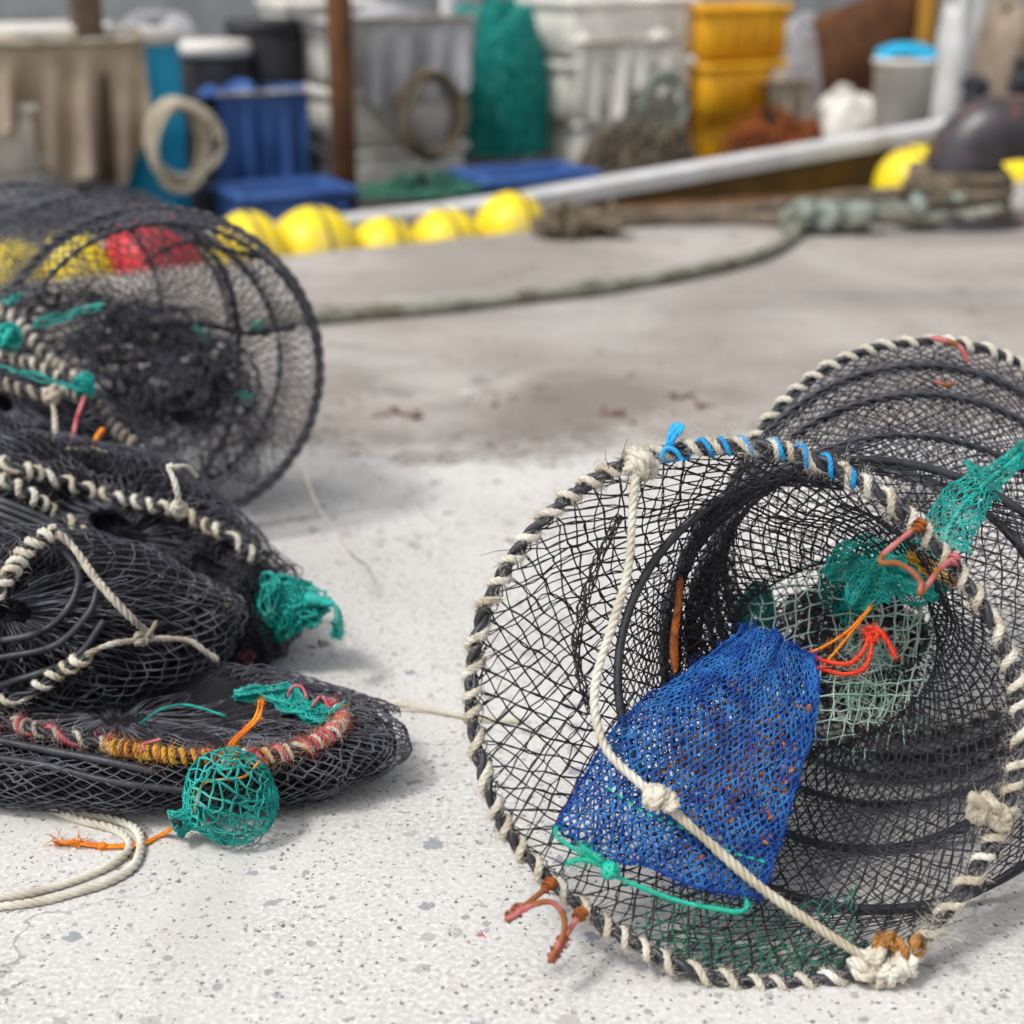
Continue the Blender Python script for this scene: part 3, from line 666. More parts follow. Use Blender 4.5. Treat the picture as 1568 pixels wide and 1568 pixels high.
# ---------------------------------------------------------------- blue bait bag
bag = thing('bait_bag', 'blue knitted net bag of orange bait hanging in the mouth of the standing trap', 'bait bag', rp(1060, 1180, .02))
corners = np.array([(1137, 960), (1242, 1006), (1162, 1384), (848, 1266)], float)    # top-left, top-right, bottom-right, bottom-left
def bagS(side):
    Lp = spline(np.array([(1137, 960), (1040, 1030), (955, 1105), (900, 1180), (848, 1266)]), 101)
    Rp = spline(np.array([(1242, 1006), (1251, 1060), (1243, 1130), (1222, 1195), (1190, 1290), (1164, 1386)]), 101)
    def S(u, v):
        k = np.clip(v, 0, 1)*100; i = np.minimum(k.astype(int), 99); f = (k-i)[..., None]
        l = Lp[i]*(1-f)+Lp[i+1]*f; r = Rp[i]*(1-f)+Rp[i+1]*f; uu = u[..., None]
        p = l*(1-uu)+r*uu
        p = p+np.stack([0*u, np.where(v > .9, 10*np.sin(PI*u)*(v-.9)*10, 0)-14*np.sin(PI*u)*(1-v)**3], -1)
        bul = np.sin(PI*np.clip(u, 0, 1))**.6*np.sin(PI*np.clip(v*.92+.04, 0, 1))**.7
        g_ = (1-np.clip(v, 0, 1))**1.5
        p = p+np.stack([5*np.sin(13*u+2)*g_*np.sin(PI*u)+3*np.sin(9*v+7*u), 5*np.sin(8*v+3*u)+4*np.sin(14*u+4*v)*np.clip(v, 0, 1)], -1)
        off = .085*(1-v)**1.3+.004*np.sin(24*u)*g_+.012+side*.014*bul+.0032*np.sin(9*u+5*v)+.0020*np.sin(17*v+6*u)+.0022*np.sin(11*v-8*u+1)
        return rp(p[..., 0], p[..., 1], off)
    return S
mb = MB()
mb.net(bagS(-1), 25, 44, .00088, closed=False, seed=81, jit=.16, wob=.10, knot=1.9, double=.0006, sides=4, seg=3)
mb.build('bag_front', 'blue_net', bag)
mb = MB(); mb.net(bagS(1), 24, 40, .0009, closed=False, seed=82, jit=.25, knot=1.5); mb.build('bag_back', 'blue_edge', bag)
mb = MB()
uu = np.linspace(0, 1, 60); z0 = np.zeros(60)
for (a, b) in ((uu, z0), (uu, z0+1), (z0, uu), (z0+1, uu)):
    P = bagS(-1)(a, b)+.0016*np.stack([smooth_noise(60, 22, k) for k in (1, 2, 3)], -1); mb.rope(P, .0017, pitch=.010, strands=2, per=8, irregular=.6); fuzz(mb, P, 260, .008, .0004, seed=9)
mb.build('bag_hem', 'blue_edge', bag)
R = np.random.default_rng(5); mb = MB(); n = 520
u = np.clip(R.normal(.60, .17, n), .05, .95); v = np.clip(R.normal(.50, .13, n), .05, .95); a = bagS(-.55)(u, v); b = bagS(.3)(u, v); f = R.uniform(-.02, .3, (n, 1)); c = a*(1-f)+b*f
d = unit(R.normal(size=(n, 3)))*R.uniform(.002, .007, (n, 1)); t = np.array([-1, -.4, .4, 1])[None, :, None]
mb.tubes(c[:, None]+d[:, None]*t, np.array([.2, 1, .9, .2])*R.uniform(.0018, .0042, (n, 1)), 5); mb.build('bait', 'bait', bag)['kind'] = 'stuff'
mb = MB()
dcord = [(852, 1264), (852, 1280), (880, 1300), (930, 1325), (942, 1340), (980, 1358), (1040, 1380), (1100, 1392), (1132, 1396), (1144, 1388), (1142, 1376)]
cord(mb, spline([rp(x, y, -.004) for x, y in dcord], 120), .0021, 300)
for pts in ([(936, 1336), (905, 1318), (880, 1318), (866, 1324)], [(938, 1334), (912, 1312), (896, 1300), (886, 1292)]): cord(mb, spline([rp(x, y, -.006) for x, y in pts], 30), .0026, 120)
knotball(mb, rp(936, 1332, -.010), .0085, .0027, 7, 3)
P = bagS(-1)(np.linspace(.12, .97, 60), .80+.0*uu+.05*uu)
for k in range(0, 58, 4): mb.tubes(P[k:k+3]-RN*.0022, .0015, 5)
mb.build('draw_cord', 'mint_cord', bag)

# ================================================================ PILE OF COLLAPSED TRAPS (left)
def cushion(c, X, Y, H, power=.55, ridges=0, amp=.0, seed=0, noise=.06, dish=0.0, pk=.0):
    c, X, Y, H = (np.asarray(q, float) for q in (c, X, Y, H)); a = np.random.default_rng(seed).uniform(0, 6, 10)
    def S(u, v, k=1.0):
        t = 2*PI*u; p = PI*v; rho = np.sin(p)**power; ze = np.sign(np.cos(p))*np.abs(np.cos(p))**.8
        f = 1+noise*(np.sin(2*t+a[0])*.6+np.sin(5*t+a[1]+3*v)*.4+np.sin(9*t+a[2]-5*v)*.3)
        f = f+noise*.18*(np.sin(17*t+6*v+a[6])+np.sin(23*t-9*v+a[7]))*rho; hz = ze*(1-np.where(ze > 0, dish*np.exp(-(rho/.62)**4), 0))*(1+noise*3*(np.sin(3*t+a[3]+2.5*rho*3)*.5+np.sin(4*rho*2+a[4])*.5))+pk*np.sin(15*t+3*np.sin(2*t)+a[8]+6*rho)*np.sin(PI*np.clip(rho*1.15, 0, 1))+amp*np.sin(ridges*PI*rho+2*np.sin(t+a[5]))
        P = c+k*((np.cos(t)*rho*f)[..., None]*X+(np.sin(t)*rho*f)[..., None]*Y+hz[..., None]*H)
        P[..., 2] = np.maximum(P[..., 2], .003+.002*np.sin(20*t+9*v)); return P
    return S
def netbody(th_, S, nu, nv, seed, m='black_twine', layers=(1.0, .95, .89), core=.78, r=.00088, jit=.2):
    for i, k in enumerate(layers):
        mb = MB(); mb.net(lambda u, v: S(u+.013*i, .008+.984*v, k), nu, nv, r, seed=seed+i, jit=jit, knot=1.8, wob=.05)
        if i == 0: mb.net(lambda u, v: S(u+.03, .03+.94*v, 1.035), int(nu*.8), int(nv*.8), r, seed=seed+40, jit=jit*1.4, knot=1.8, wob=.10, keep=lambda u, v, R_, pa: (np.sin(5*2*PI*u+seed)+np.sin(9*v+seed)) > .3)
        mb.build('net_body' if i == 0 else 'inner_netting', m if i == 0 else 'black_twine', th_)
    U, V = np.meshgrid(np.arange(72)/72, np.linspace(0, 1, 48), indexing='ij'); mb = MB(); mb.grid(S(U, V, core), cu=True); mb.build('dark_net_core', 'dark_mass', th_)  # closed dark core added so the inside of the folded netting reads dark
def wrapped(th_, P, seed=0, R0=.0056, rw=.0036, sp=.022, m='cream_rope', closed=False, name='hoop', jit=1.3, hm='black_hose'):
    b = MB(); b.rope(P, R0, pitch=.045, strands=2, closed=closed, sides=6, per=10, seed=seed); h = b.build(name, hm, th_)
    b = MB(); q = b.helix(P, R0+.0018, rw, sp*1.1, closed, seed=seed, jit=jit, yarn=6); b.helix(P, R0+.0018, rw*.9, sp*1.1, closed, seed=seed, jit=jit, yarn=6, phase=.6); fuzz(b, q, int(length(P)*2500), .007, .00022, seed=seed, spread=.006); b.build('rope_wrap', m, sub(th_, h)); return h

# --- bottom trap, lying flat
c1 = np.array([-.475, 1.700, .050]); t1 = thing('collapsed_trap', 'flattened black net trap with red and yellow bound rim, lowest of the pile', 'crab trap', (c1[0], c1[1], 0), 'collapsed net traps piled at the left')
Xa = unit(np.array([.33, -.040, 0])); Ya = np.array([-Xa[1], Xa[0], 0])
S1 = cushion(c1, Xa*.350, Ya*.150, np.array([0, 0, .050]), ridges=4, amp=.10, seed=3, noise=.04, dish=.75, pk=.16, power=.62)
netbody(t1, S1, 88, 34, 100, 'grey_twine', layers=(1.0, .95, .90), core=.84, jit=.16)
s1 = samples(S1)
rim = snap(s1, [(-60, 1085), (0, 1102), (60, 1118), (140, 1136), (225, 1152), (310, 1160), (400, 1158), (470, 1142), (515, 1116), (522, 1098), (500, 1078), (455, 1062)], .004, n=160)
b = MB(); b.rope(rim, .0056, pitch=.045, strands=2, sides=6, per=10); hp = b.build('hoop', 'black_hose', t1)
for (m, a, z, sd, sp) in (('dirty_rope', 0, .42, 1, .02), ('crimson', .02, .40, 2, .046), ('yellow_yarn', .36, .66, 3, .0085), ('rot_rope', .36, .52, 9, .012), ('cream_rope', .60, .90, 4, .0105), ('crimson', .74, .93, 5, .0088), ('crimson', .56, .76, 7, .020), ('yellow_yarn', .66, .88, 6, .019)):
    b = MB(); q = b.helix(rim, .0066+.0006*(sd % 3), .0031, sp*1.25, t0=a, t1=z, seed=sd, jit=1.6, yarn=5); fuzz(b, q, 500, .009, .0003, seed=sd, spread=.007); b.build('rim_binding', m, sub(t1, hp))
b = MB(); b.tubes(snap(s1, [(-20, 1130), (80, 1150), (160, 1165), (240, 1182)], -.003), .0048, 8, taper=True); b.build('hose', 'black_hose', t1)
b = MB(); b.tubes(snap(s1, [(-20, 1158), (70, 1172), (170, 1196), (300, 1212)], -.003), .0044, 8, taper=True); b.build('hose', 'black_hose', t1)
for pts in ([(215, 1108), (250, 1085), (290, 1080), (345, 1096)], [(95, 1050), (120, 1052), (150, 1062)], [(355, 1068), (385, 1056), (410, 1068), (450, 1080)], [(470, 1080), (500, 1100), (530, 1088)]):
    b = MB(); cord(b, snap(s1, pts, .006, n=30), .0014, 60); b.build('teal_cord', 'teal', t1)
strip(snap(s1, [(360, 1064), (420, 1062), (460, 1080), (500, 1100), (535, 1085)], .007), [.006, .010, .012, .012, .008], 6, 46, 131, .0010, 'teal', 'teal_fringe', t1)
b = MB()
for pts in ([(440, 1068), (448, 1052), (462, 1052), (470, 1068)], [(478, 1082), (492, 1066), (505, 1085)], [(222, 1150), (220, 1140), (245, 1132)]): b.tubes(snap(s1, pts, .009, n=24, tol=25), .0019, 6)
b.build('red_cord', 'crimson', t1)
# --- middle trap
c2 = at(40, 955, 1.98); t2 = thing('collapsed_trap', 'bundled black net trap with open pale-wrapped hoops, middle of the pile at the left edge', 'crab trap', (c2[0], c2[1], .08), 'collapsed net traps piled at the left')
S2 = cushion(c2, np.array([.25, .03, -.015]), np.array([0, .07, .105]), np.array([0, -.075, .05]), ridges=4, amp=.12, seed=8, noise=.06, pk=.12)
netbody(t2, S2, 46, 24, 140, 'grey_twine', layers=(1.0, .95, .90), core=.84, jit=.18)
s2 = samples(S2)
wrapped(t2, snap(s2, [(-10, 912), (14, 880), (38, 846), (62, 824), (86, 815)], .010, n=60), 5, sp=.0165, rw=.0044)
wrapped(t2, snap(s2, [(-40, 1088), (0, 1076), (50, 1056), (90, 1030), (135, 1003)], .010, n=60, tol=20), 6, sp=.024)
b = MB(); P = snap(np.concatenate([s2, s1]), [(86, 815), (112, 838), (145, 884), (185, 930), (222, 966), (232, 974)], .012, n=70, tol=25); b.rope(P, .0052, pitch=.03, irregular=.3); fuzz(b, P, 200, .006)
P = snap(np.concatenate([s2, s1]), [(130, 1004), (165, 988), (215, 980), (262, 978), (292, 982), (312, 996), (334, 1012)], .010, n=70, tol=25); b.rope(P, .0040, pitch=.03, irregular=.3); fuzz(b, P, 200, .006, seed=3)
knotball(b, P[30]+np.array([0, -.008, .004]), .008, .0035, 4, 2); b.tubes(spline([P[30], P[30]+np.array([.012, -.01, .016]), P[30]+np.array([.020, -.01, .03])], 10), .003, 6, taper=True)
b.build('tie_rope', 'dirty_rope', t2)
b = MB()
for pts in ([(-20, 985), (60, 968), (105, 930), (120, 880), (95, 840)], [(-20, 1010), (80, 990), (135, 940), (150, 900)], [(0, 1050), (110, 1010), (160, 950)]): b.tubes(snap(s2, pts, -.003, n=40, tol=25), .0046, 7)
b.build('hose', 'black_hose', t2)
# --- upper slanting trap
c3 = at(190, 850, 2.20); t3 = thing('collapsed_trap', 'black net trap folded flat and slanting down the pile behind, two pale-wrapped rims showing', 'crab trap', (c3[0], c3[1], .08), 'collapsed net traps piled at the left')
S3 = cushion(c3, np.array([.235, -.01, -.105]), np.array([.03, .10, .10]), np.array([.01, -.06, .06]), power=.5, ridges=6, amp=.14, seed=12, noise=.05, pk=.10)
netbody(t3, S3, 66, 30, 170, 'grey_twine', layers=(1.0, .94, .88), core=.83, jit=.18)
S3b = cushion(at(330, 930, 2.16), np.array([.10, .0, -.025]), np.array([0, .08, .03]), np.array([0, -.03, .07]), seed=14, noise=.08)
mb = MB(); mb.net(lambda u, v: S3b(u, .03+.94*v), 60, 40, .0010, seed=176, jit=.4, wob=.12); mb.build('net_end', 'black_twine', t3)
U, V = np.meshgrid(np.arange(48)/48, np.linspace(0, 1, 30), indexing='ij'); mb = MB(); mb.grid(S3b(U, V, .85), cu=True); mb.build('dark_net_core', 'dark_mass', t3)  # dark solid put in for the shaded void under the fold, also its support
s3 = np.concatenate([samples(S3), samples(S3b)])
wrapped(t3, snap(s3, [(-20, 700), (50, 722), (110, 742), (170, 760), (225, 772), (272, 784), (330, 812), (372, 838), (396, 860)], .006, n=120), 21, sp=.021)
wrapped(t3, snap(s3, [(-30, 720), (30, 748), (80, 782), (128, 818), (150, 846), (190, 866), (240, 886), (290, 898), (330, 910), (354, 926)], .008, n=120), 22, sp=.021)
wrapped(t3, snap(s3, [(356, 926), (335, 945), (305, 960), (280, 968)], .008, n=40), 23, sp=.014, rw=.0032, m='dirty_rope')
b = MB(); P = snap(s3, [(238, 930), (262, 925), (300, 915), (318, 905)], .01, n=30, tol=25); b.rope(P, .0034)
P = snap(s3, [(240, 935), (262, 955), (285, 972)], .01, n=30, tol=25); b.rope(P, .003); P = snap(s3, [(275, 915), (278, 950), (290, 985)], .012, n=30, tol=25); b.rope(P, .003); b.build('tie_rope', 'dirty_rope', t3)
b = MB(); P = spline([at(265, 716, 2.0), at(258, 714, 2.0), at(268, 740, 2.0), at(274, 768, 2.01), at(276, 780, 2.02)], 40); b.rope(P, .0042); P = spline([at(265, 716, 2.0), at(285, 714, 2.02), at(302, 730, 2.06)], 24); b.rope(P, .0032)
knotball(b, at(275, 778, 2.02), .010, .0040, 5, 3); b.build('tie_rope', 'white_rope', t3)
b = MB()
for k, pts in enumerate(([(-20, 758), (60, 790), (120, 822)], [(-20, 768), (60, 800), (125, 832)], [(-20, 780), (50, 808), (110, 838)], [(-20, 792), (40, 812), (90, 832)])): b.tubes(snap(s3, pts, .012, n=30, tol=25), .0052, 7)
b.build('hose', 'black_hose', t3)
b = MB(); knotball(b, at(374, 1004, 2.14), .012, .006, 4, 8, (1.6, 1, .6)); b.build('red_scrap', 'crimson', t3)
# --- uppermost small trap
c4 = at(30, 668, 2.36); t4 = thing('collapsed_trap', 'crumpled black net trap with teal cord, topmost of the pile against the drum trap', 'crab trap', (c4[0], c4[1], .15), 'collapsed net traps piled at the left')
S4 = cushion(c4, np.array([.17, .02, -.03]), np.array([.0, .09, .07]), np.array([0, -.06, .07]), seed=18, noise=.08, ridges=4, amp=.1)
netbody(t4, S4, 60, 28, 190, 'grey_twine', layers=(1.0, .92), core=.80)
S4b = cushion(at(40, 860, 2.42), np.array([.33, .0, -.03]), np.array([0, .14, .04]), np.array([0, -.03, .19]), seed=19, noise=.05)
mb = MB(); mb.net(lambda u, v: S4b(u, .03+.94*v), 120, 56, .0010, seed=196, jit=.4, wob=.12); mb.build('net_skirt', 'grey_twine', t4)
U, V = np.meshgrid(np.arange(60)/60, np.linspace(0, 1, 40), indexing='ij'); mb = MB(); mb.grid(S4b(U, V, .88), cu=True); mb.build('dark_net_core', 'dark_mass', t4)  # dark core within the skirt, added to keep its inside black
s4 = np.concatenate([samples(S4), samples(S4b)])
wrapped(t4, snap(s4, [(-20, 582), (20, 592), (60, 604), (100, 602), (128, 612)], .008, n=50, tol=25), 31, sp=.016, rw=.0036, m='dirty_rope')
P = spline([at(-10, 470, 2.40), at(15, 482, 2.40), at(40, 508, 2.39), at(72, 548, 2.37), at(108, 574, 2.36), at(145, 616, 2.35), at(180, 660, 2.33), at(215, 690, 2.31)], 120)
wrapped(t4, P, 32, sp=.017, m='dirty_rope', rw=.0046)
P = spline([at(-10, 545, 2.36), at(25, 552, 2.35), at(60, 562, 2.34), at(90, 580, 2.33)], 60); wrapped(t4, P, 33, sp=.017, m='cream_rope')
b = MB(); P = spline([at(78, 604, 2.26), at(84, 640, 2.25), at(84, 690, 2.24)], 24); b.rope(P, .0042); knotball(b, at(78, 604, 2.26), .012, .0045, 4, 4); b.build('tie_rope', 'cream_rope', t4); b = MB()
P = spline([at(100, 690, 2.2), at(135, 688, 2.2), at(165, 694, 2.2)], 24); b.rope(P, .0045); b.build('tie_rope', 'cream_rope', t4)
b = MB()
for pts, tt in (([(15, 500), (60, 492), (110, 478), (160, 464)], 2.42), ([(-5, 562), (40, 572), (90, 590), (120, 600)], 2.30), ([(10, 470), (30, 455)], 2.4)):
    P = spline([at(x, y, tt) for x, y in pts], 40)
    for k in range(3): b.tubes(P+rng.normal(size=3)*.004+.003*np.stack([smooth_noise(40, 8, k+1), smooth_noise(40, 8, k+5), smooth_noise(40, 8, k+9)], -1), .0015, 5)
for (x, y, tt, sx) in ((128, 592, 2.28, .012), (14, 518, 2.34, .018), (128, 584, 2.28, .010)): knotball(b, at(x, y, tt), sx, .0045, 7, x+y)
b.build('teal_cord', 'teal', t4)
b = MB(); P = spline([at(104, 692, 2.24), at(112, 668, 2.24), at(118, 640, 2.25), at(130, 606, 2.26)], 24); b.tubes(P, .0032, 6); b.build('red_cord', 'crimson', t4)
b = MB(); P = spline([at(142, 686, 2.22), at(150, 668, 2.22), at(160, 655, 2.22)], 14); b.tubes(P, .0045, 6, taper=True); b.build('orange_cord', 'orange_cord', t4)
# --- drum trap standing behind
tb = thing('drum_trap', 'tall blurred black drum net trap standing upright behind the pile', 'crab trap', (ground(300, 800)[0], ground(300, 800)[1], 0))
def vh(px, py, t, R, yaw, lean=.12, sx=1.0):
    c = at(px, py, t); c[2] = max(c[2], R*math.cos(lean)+.008)
    X = np.array([math.cos(yaw), math.sin(yaw), 0]); Z = np.array([-math.sin(yaw)*math.sin(lean), math.cos(yaw)*math.sin(lean), math.cos(lean)])
    return c+R*sx*np.cos(phi)[:, None]*X+R*np.sin(phi)[:, None]*Z
g1 = vh(248, 566, 2.60, .262, .25); g2 = vh(215, 560, 2.78, .245, .2); g3 = vh(150, 560, 2.98, .25, .15); g4 = vh(60, 560, 3.15, .25, .1); g0 = vh(262, 570, 2.52, .235, .25)
drum = Loft([g0, g1, sagged(g1, g2, .5, .96), g2, sagged(g2, g3, .5, .93), g3, sagged(g3, g4, .5, .93), g4], 4)
mb = MB(); mb.net(drum, 100, 52, .0011, seed=201, jit=.12); mb.build('net_body', 'grey_twine', tb)
fun2 = Loft([g0, g0.mean(0)+(g0-g0.mean(0))*.6+np.array([0, .08, 0]), g2.mean(0)+(g2-g2.mean(0))*.28+np.array([-.02, 0, 0])], 4)
mb = MB(); mb.net(fun2, 74, 18, .0010, seed=203, jit=.2); mb.build('entrance_net', 'grey_twine', tb)
bk = Loft([g4, g4.mean(0)+(g4-g4.mean(0))*.1], 1); mb = MB(); mb.net(bk, 60, 12, .0011, seed=205); mb.build('rear_net', 'black_twine', tb)
for h, rad in ((g0, .0045), (g1, .0070), (g2, .0052), (g3, .0045), (g4, .0045)):
    b = MB(); b.rope(h[::3], rad, pitch=.05, strands=2, closed=True, irregular=.5, seed=int(rad*1e4)); b.build('hoop', 'black_hose', tb)
clump('gathered_netting', 'grey_twine', at(265, 580, 2.70), (.12, .07, .075), 30, 13, 211, parent=tb, layers=2, r=.0011, nz=.6)
clump('gathered_netting', 'black_twine', at(330, 640, 2.72), (.09, .05, .08), 22, 12, 214, parent=tb, layers=1, r=.0011, nz=.8)
clump('gathered_netting', 'grey_twine', at(205, 540, 2.66), (.12, .05, .06), 26, 12, 217, parent=tb, layers=1, r=.0011, nz=.8)
clump('gathered_netting', 'black_twine', at(100, 500, 2.72), (.15, .06, .05), 30, 14, 221, parent=tb, layers=1, r=.0012, nz=.8)
b = MB()
for pts, rr2 in (([(455, 500), (380, 510), (300, 495), (215, 500)], .006), ([(300, 360), (345, 420), (365, 520), (355, 640), (310, 730)], .006), ([(220, 400), (280, 372), (335, 380), (400, 395)], .004)):
    P = spline([at(x, y, 2.62) for x, y in pts], 50); b.rope(P, rr2, strands=2)
b.build('support_cord', 'black_twine', tb)
for (x, y) in ((305, 505), (392, 497), (370, 605)):
    b = MB(); knotball(b, at(x, y, 2.6), .005, .0009, 3, x); fuzz(b, at(np.array([x, x+9.]), np.array([y, y+3.]), 2.6), 10, .014, .0009, seed=x, spread=.010); b.build('teal_tie', 'teal', tb)
b = MB(); P = spline([at(462, 700, 2.6), at(480, 760, 2.55), at(510, 810, 2.45), at(540, 850, 2.35), ground(562, 866, .003)], 40); P[:, 2] = np.maximum(P[:, 2], .003); b.tubes(P, .0014, 5); b.build('loose_strand', 'tan_rope', tb)

# --- teal bait pouches
def pouch(th_, c, rad, neck, nu, nv, seed, m='teal', r=.0013):
    c = np.asarray(c, float); nk = unit(np.asarray(neck)-c); X = unit(np.cross(nk, (0, .3, 1))); Y = np.cross(nk, X); Ln = np.linalg.norm(np.asarray(neck)-c)
    a = np.random.default_rng(seed).uniform(0, 6, 6)
    prof = spline(np.array([(.02, -1.0), (.45, -.93), (.85, -.55), (1.0, 0), (.86, .5), (.5, .85), (.2, 1.02), (.16, 1.12), (.26, 1.28), (.30, 1.36)]), 80)
    def S(u, v, k=1.0):
        q = v*79; i = np.minimum(q.astype(int), 78); f = q-i; rr = prof[i, 0]*(1-f)+prof[i+1, 0]*f; zz = prof[i, 1]*(1-f)+prof[i+1, 1]*f; t = 2*PI*u
        w = 1+.09*np.sin(3*t+a[0]+3*v)+.06*np.sin(5*t+a[1]+4*v)-.04*np.abs(np.sin(6*t+a[2]+3*v))
        P = c+k*((rr*w*np.cos(t))[..., None]*X*rad[0]+(rr*w*np.sin(t))[..., None]*Y*rad[1]+(zz*(Ln/1.1))[..., None]*nk)
        P[..., 2] = np.maximum(P[..., 2], .003); return P
    b = MB(); b.net(S, nu, nv, r, seed=seed, jit=.45, wob=.10, knot=1.7, double=.0006); b.net(S, nu, nv//2, r, seed=seed+1, jit=.6, v0=.82, knot=1.6)
    return b.build('net_pouch', m, th_)
pc = at(352, 1220, 1.750); pc[2] = max(pc[2], .052)
tp = thing('bait_pouch', 'small round teal net pouch with orange cord, resting against the lowest trap', 'bait bag', (pc[0], pc[1], 0), 'teal net pouches')
pouch(tp, pc, (.048, .056), pc+np.array([-.048, -.012, -.022]), 17, 21, 301, r=.0010)
b = MB()
for o_ in (0, .004):
    P = spline([at(272, 1262, 1.735), ground(250, 1278, .004), ground(215, 1294, .004), ground(160, 1297, .004), ground(120, 1292, .004), ground(84, 1290+o_*900, .004)], 60)+np.array([0, o_, 0])
    cord(b, P, .0016, 200)
    P = spline([at(398, 1070, 1.76-o_), at(390, 1100, 1.76), at(362, 1128, 1.74), at(350, 1142, 1.72)], 24)+np.array([o_, 0, 0]); cord(b, P, .0017, 100)
knotball(b, ground(158, 1296, .004), .0045, .0018, 4, 3)
fuzz(b, ground(np.array([84., 100, 120]), np.array([1290., 1291, 1292]), .004), 40, .02, .0007, seed=2, spread=.006)
P = spline([at(398, 1165, 1.73), at(372, 1190, 1.73), at(312, 1200, 1.73), at(295, 1250, 1.73)], 24); b.tubes(P, .0015, 5)
b.build('orange_cord', 'orange_cord', tp)
b = MB(); knotball(b, at(272, 1262, 1.735), .005, .0022, 4, 5); b.build('knot', 'black_twine', tp)
pc2 = at(452, 928, 2.14)
tq = thing('bait_pouch', 'crumpled teal net pouch with a tassel poking out of the slanting trap onto the concrete', 'bait bag', (pc2[0], pc2[1], .03), 'teal net pouches')
b = MB()
clump('net_pouch', 'teal', pc2, (.044, .03, .028), 18, 12, 311, parent=tq, layers=3, r=.0016, nz=.4)
clump('net_pouch', 'teal', at(425, 930, 2.13), (.032, .03, .042), 26, 12, 317, parent=tq, layers=3, r=.0013, nz=.3)
b.tubes(spline([at(470, 915, 2.12), at(495, 922, 2.1), at(512, 925, 2.08)], 16), np.linspace(.012, .004, 16), 7, taper=True)
b.tubes(spline([at(512, 925, 2.08), at(518, 945, 2.08), at(516, 976, 2.09)], 16), np.linspace(.0035, .009, 16), 7, taper=True)
fuzz(b, spline([at(514, 950, 2.08), at(516, 974, 2.08)], 8), 140, .012, .0009, seed=3); b.build('tassel', 'teal', tq)

# ---------------------------------------------------------------- ropes on the ground near the pile
def ground_rope(name, label, px, R, m, pitch=None, cat='rope', n=200, z=None, parent=None, strands=3, group=None):
    P = spline([ground(x, y, R*1.02) for x, y in px], n); b = MB(); b.rope(P, R, pitch=pitch, strands=strands, irregular=.2, seed=int(px[0][0])+3, sides=7)
    if R < .01: fuzz(b, P, int(length(P)*400), .006)
    P0 = P[0]*[1, 1, 0]; o = b.build(name, m, origin=P0); tag(o, label, cat, group); return o
ground_rope('rope', 'white rope doubled in a hairpin on the concrete before the pile, outer strand', [(20, 1205), (60, 1228), (120, 1246), (170, 1254), (205, 1268), (216, 1290), (205, 1325), (165, 1350), (110, 1368), (50, 1382), (-40, 1392)], .0048, 'white_rope', .03, group='white ropes on the concrete')
ground_rope('rope', 'white rope doubled in a hairpin on the concrete before the pile, inner strand', [(30, 1212), (75, 1238), (130, 1258), (175, 1270), (198, 1290), (188, 1312), (150, 1334), (90, 1356), (30, 1370), (-40, 1378)], .0046, 'white_rope', .03, group='white ropes on the concrete')
ground_rope('rope', 'thin white rope running straight from the pile to the standing trap', [(430, 1062), (500, 1067), (560, 1072), (620, 1079), (680, 1090), (740, 1100), (800, 1103)], .0048, 'white_rope', .026, group='white ropes on the concrete')
ground_rope('cord', 'thin slack cord beside the white rope between pile and standing trap', [(505, 1080), (560, 1082), (610, 1086), (660, 1090), (722, 1094)], .002, 'white_rope', cat='cord')

# ================================================================ MOORING: bollard and heavy ropes
bc = ground(1462, 338)
bo = thing('bollard', 'black iron mooring bollard with leaning head near the quay edge', 'bollard', bc)
b = MB(); pth_ = spline([bc+np.array([0, 0, .0]), bc+np.array([0, 0, .10]), bc+np.array([.004, 0, .18]), bc+np.array([.03, .0, .26]), bc+np.array([.10, .0, .315]), bc+np.array([.22, 0, .325]), bc+np.array([.36, 0, .32]), bc+np.array([.48, 0, .315])], 80)
rad = np.interp(np.linspace(0, 1, 80), [0, .05, .10, .30, .45, .6, .85, .93, .97, 1], [.17, .15, .130, .130, .125, .112, .110, .125, .125, .06]); b.tubes(pth_, rad, 28, taper=False); b.build('bollard_post', 'iron', bo)
b = MB(); b.lathe([(0, 0), (.25, 0), (.25, .02), (.235, .03), (.16, .034), (0, .034)], bc+np.array([0, 0, .001]), n=40); b.build('base_flange', 'iron', bo)
for k in range(6):
    b = MB(); a = k*PI/3+.3; b.lathe([(0, .0), (.018, 0), (.018, .014), (.014, .018), (0, .018)], bc+np.array([.21*math.cos(a), .21*math.sin(a), .035]), n=6); b.build('bolt', 'iron', bo)
# coils on the bollard
b = MB(); t = np.linspace(0, 2*PI*4.6, 420)
P = np.stack([bc[0]+(.165+.012*np.sin(t*1.7))*np.cos(t), bc[1]+(.165+.012*np.sin(t*1.3))*np.sin(t), .062+.022*t/PI/1.6+.006*np.sin(2*t)], -1); b.rope(P, .021, pitch=.13)
o = b.build('mooring_rope', 'brown_rope', origin=bc); tag(o, 'brown mooring rope coiled round the foot of the iron bollard', 'rope', 'heavy mooring ropes')
def heavy(label, pts, R, m):
    P = spline(pts, 160); b = MB(); b.rope(P, R, pitch=R*6, irregular=.3, sides=8); fuzz(b, P, 300, .03, .0008, spread=R); o = b.build('mooring_rope', m, origin=P[0]*[1, 1, 0]); return tag(o, label, 'rope', 'heavy mooring ropes')
G = lambda x, y, z=.02: ground(x, y, z)
heavy('long pale mooring rope snaking across the concrete to the knot near the quay edge', [G(380, 496), G(440, 490), G(520, 482), G(620, 474), G(720, 464), G(820, 452), G(920, 440), G(1020, 424), G(1110, 406), G(1175, 386), G(1212, 364), G(1226, 346), G(1222, 334, .05), G(1205, 330, .04), G(1180, 334)], .022, 'moor_rope')
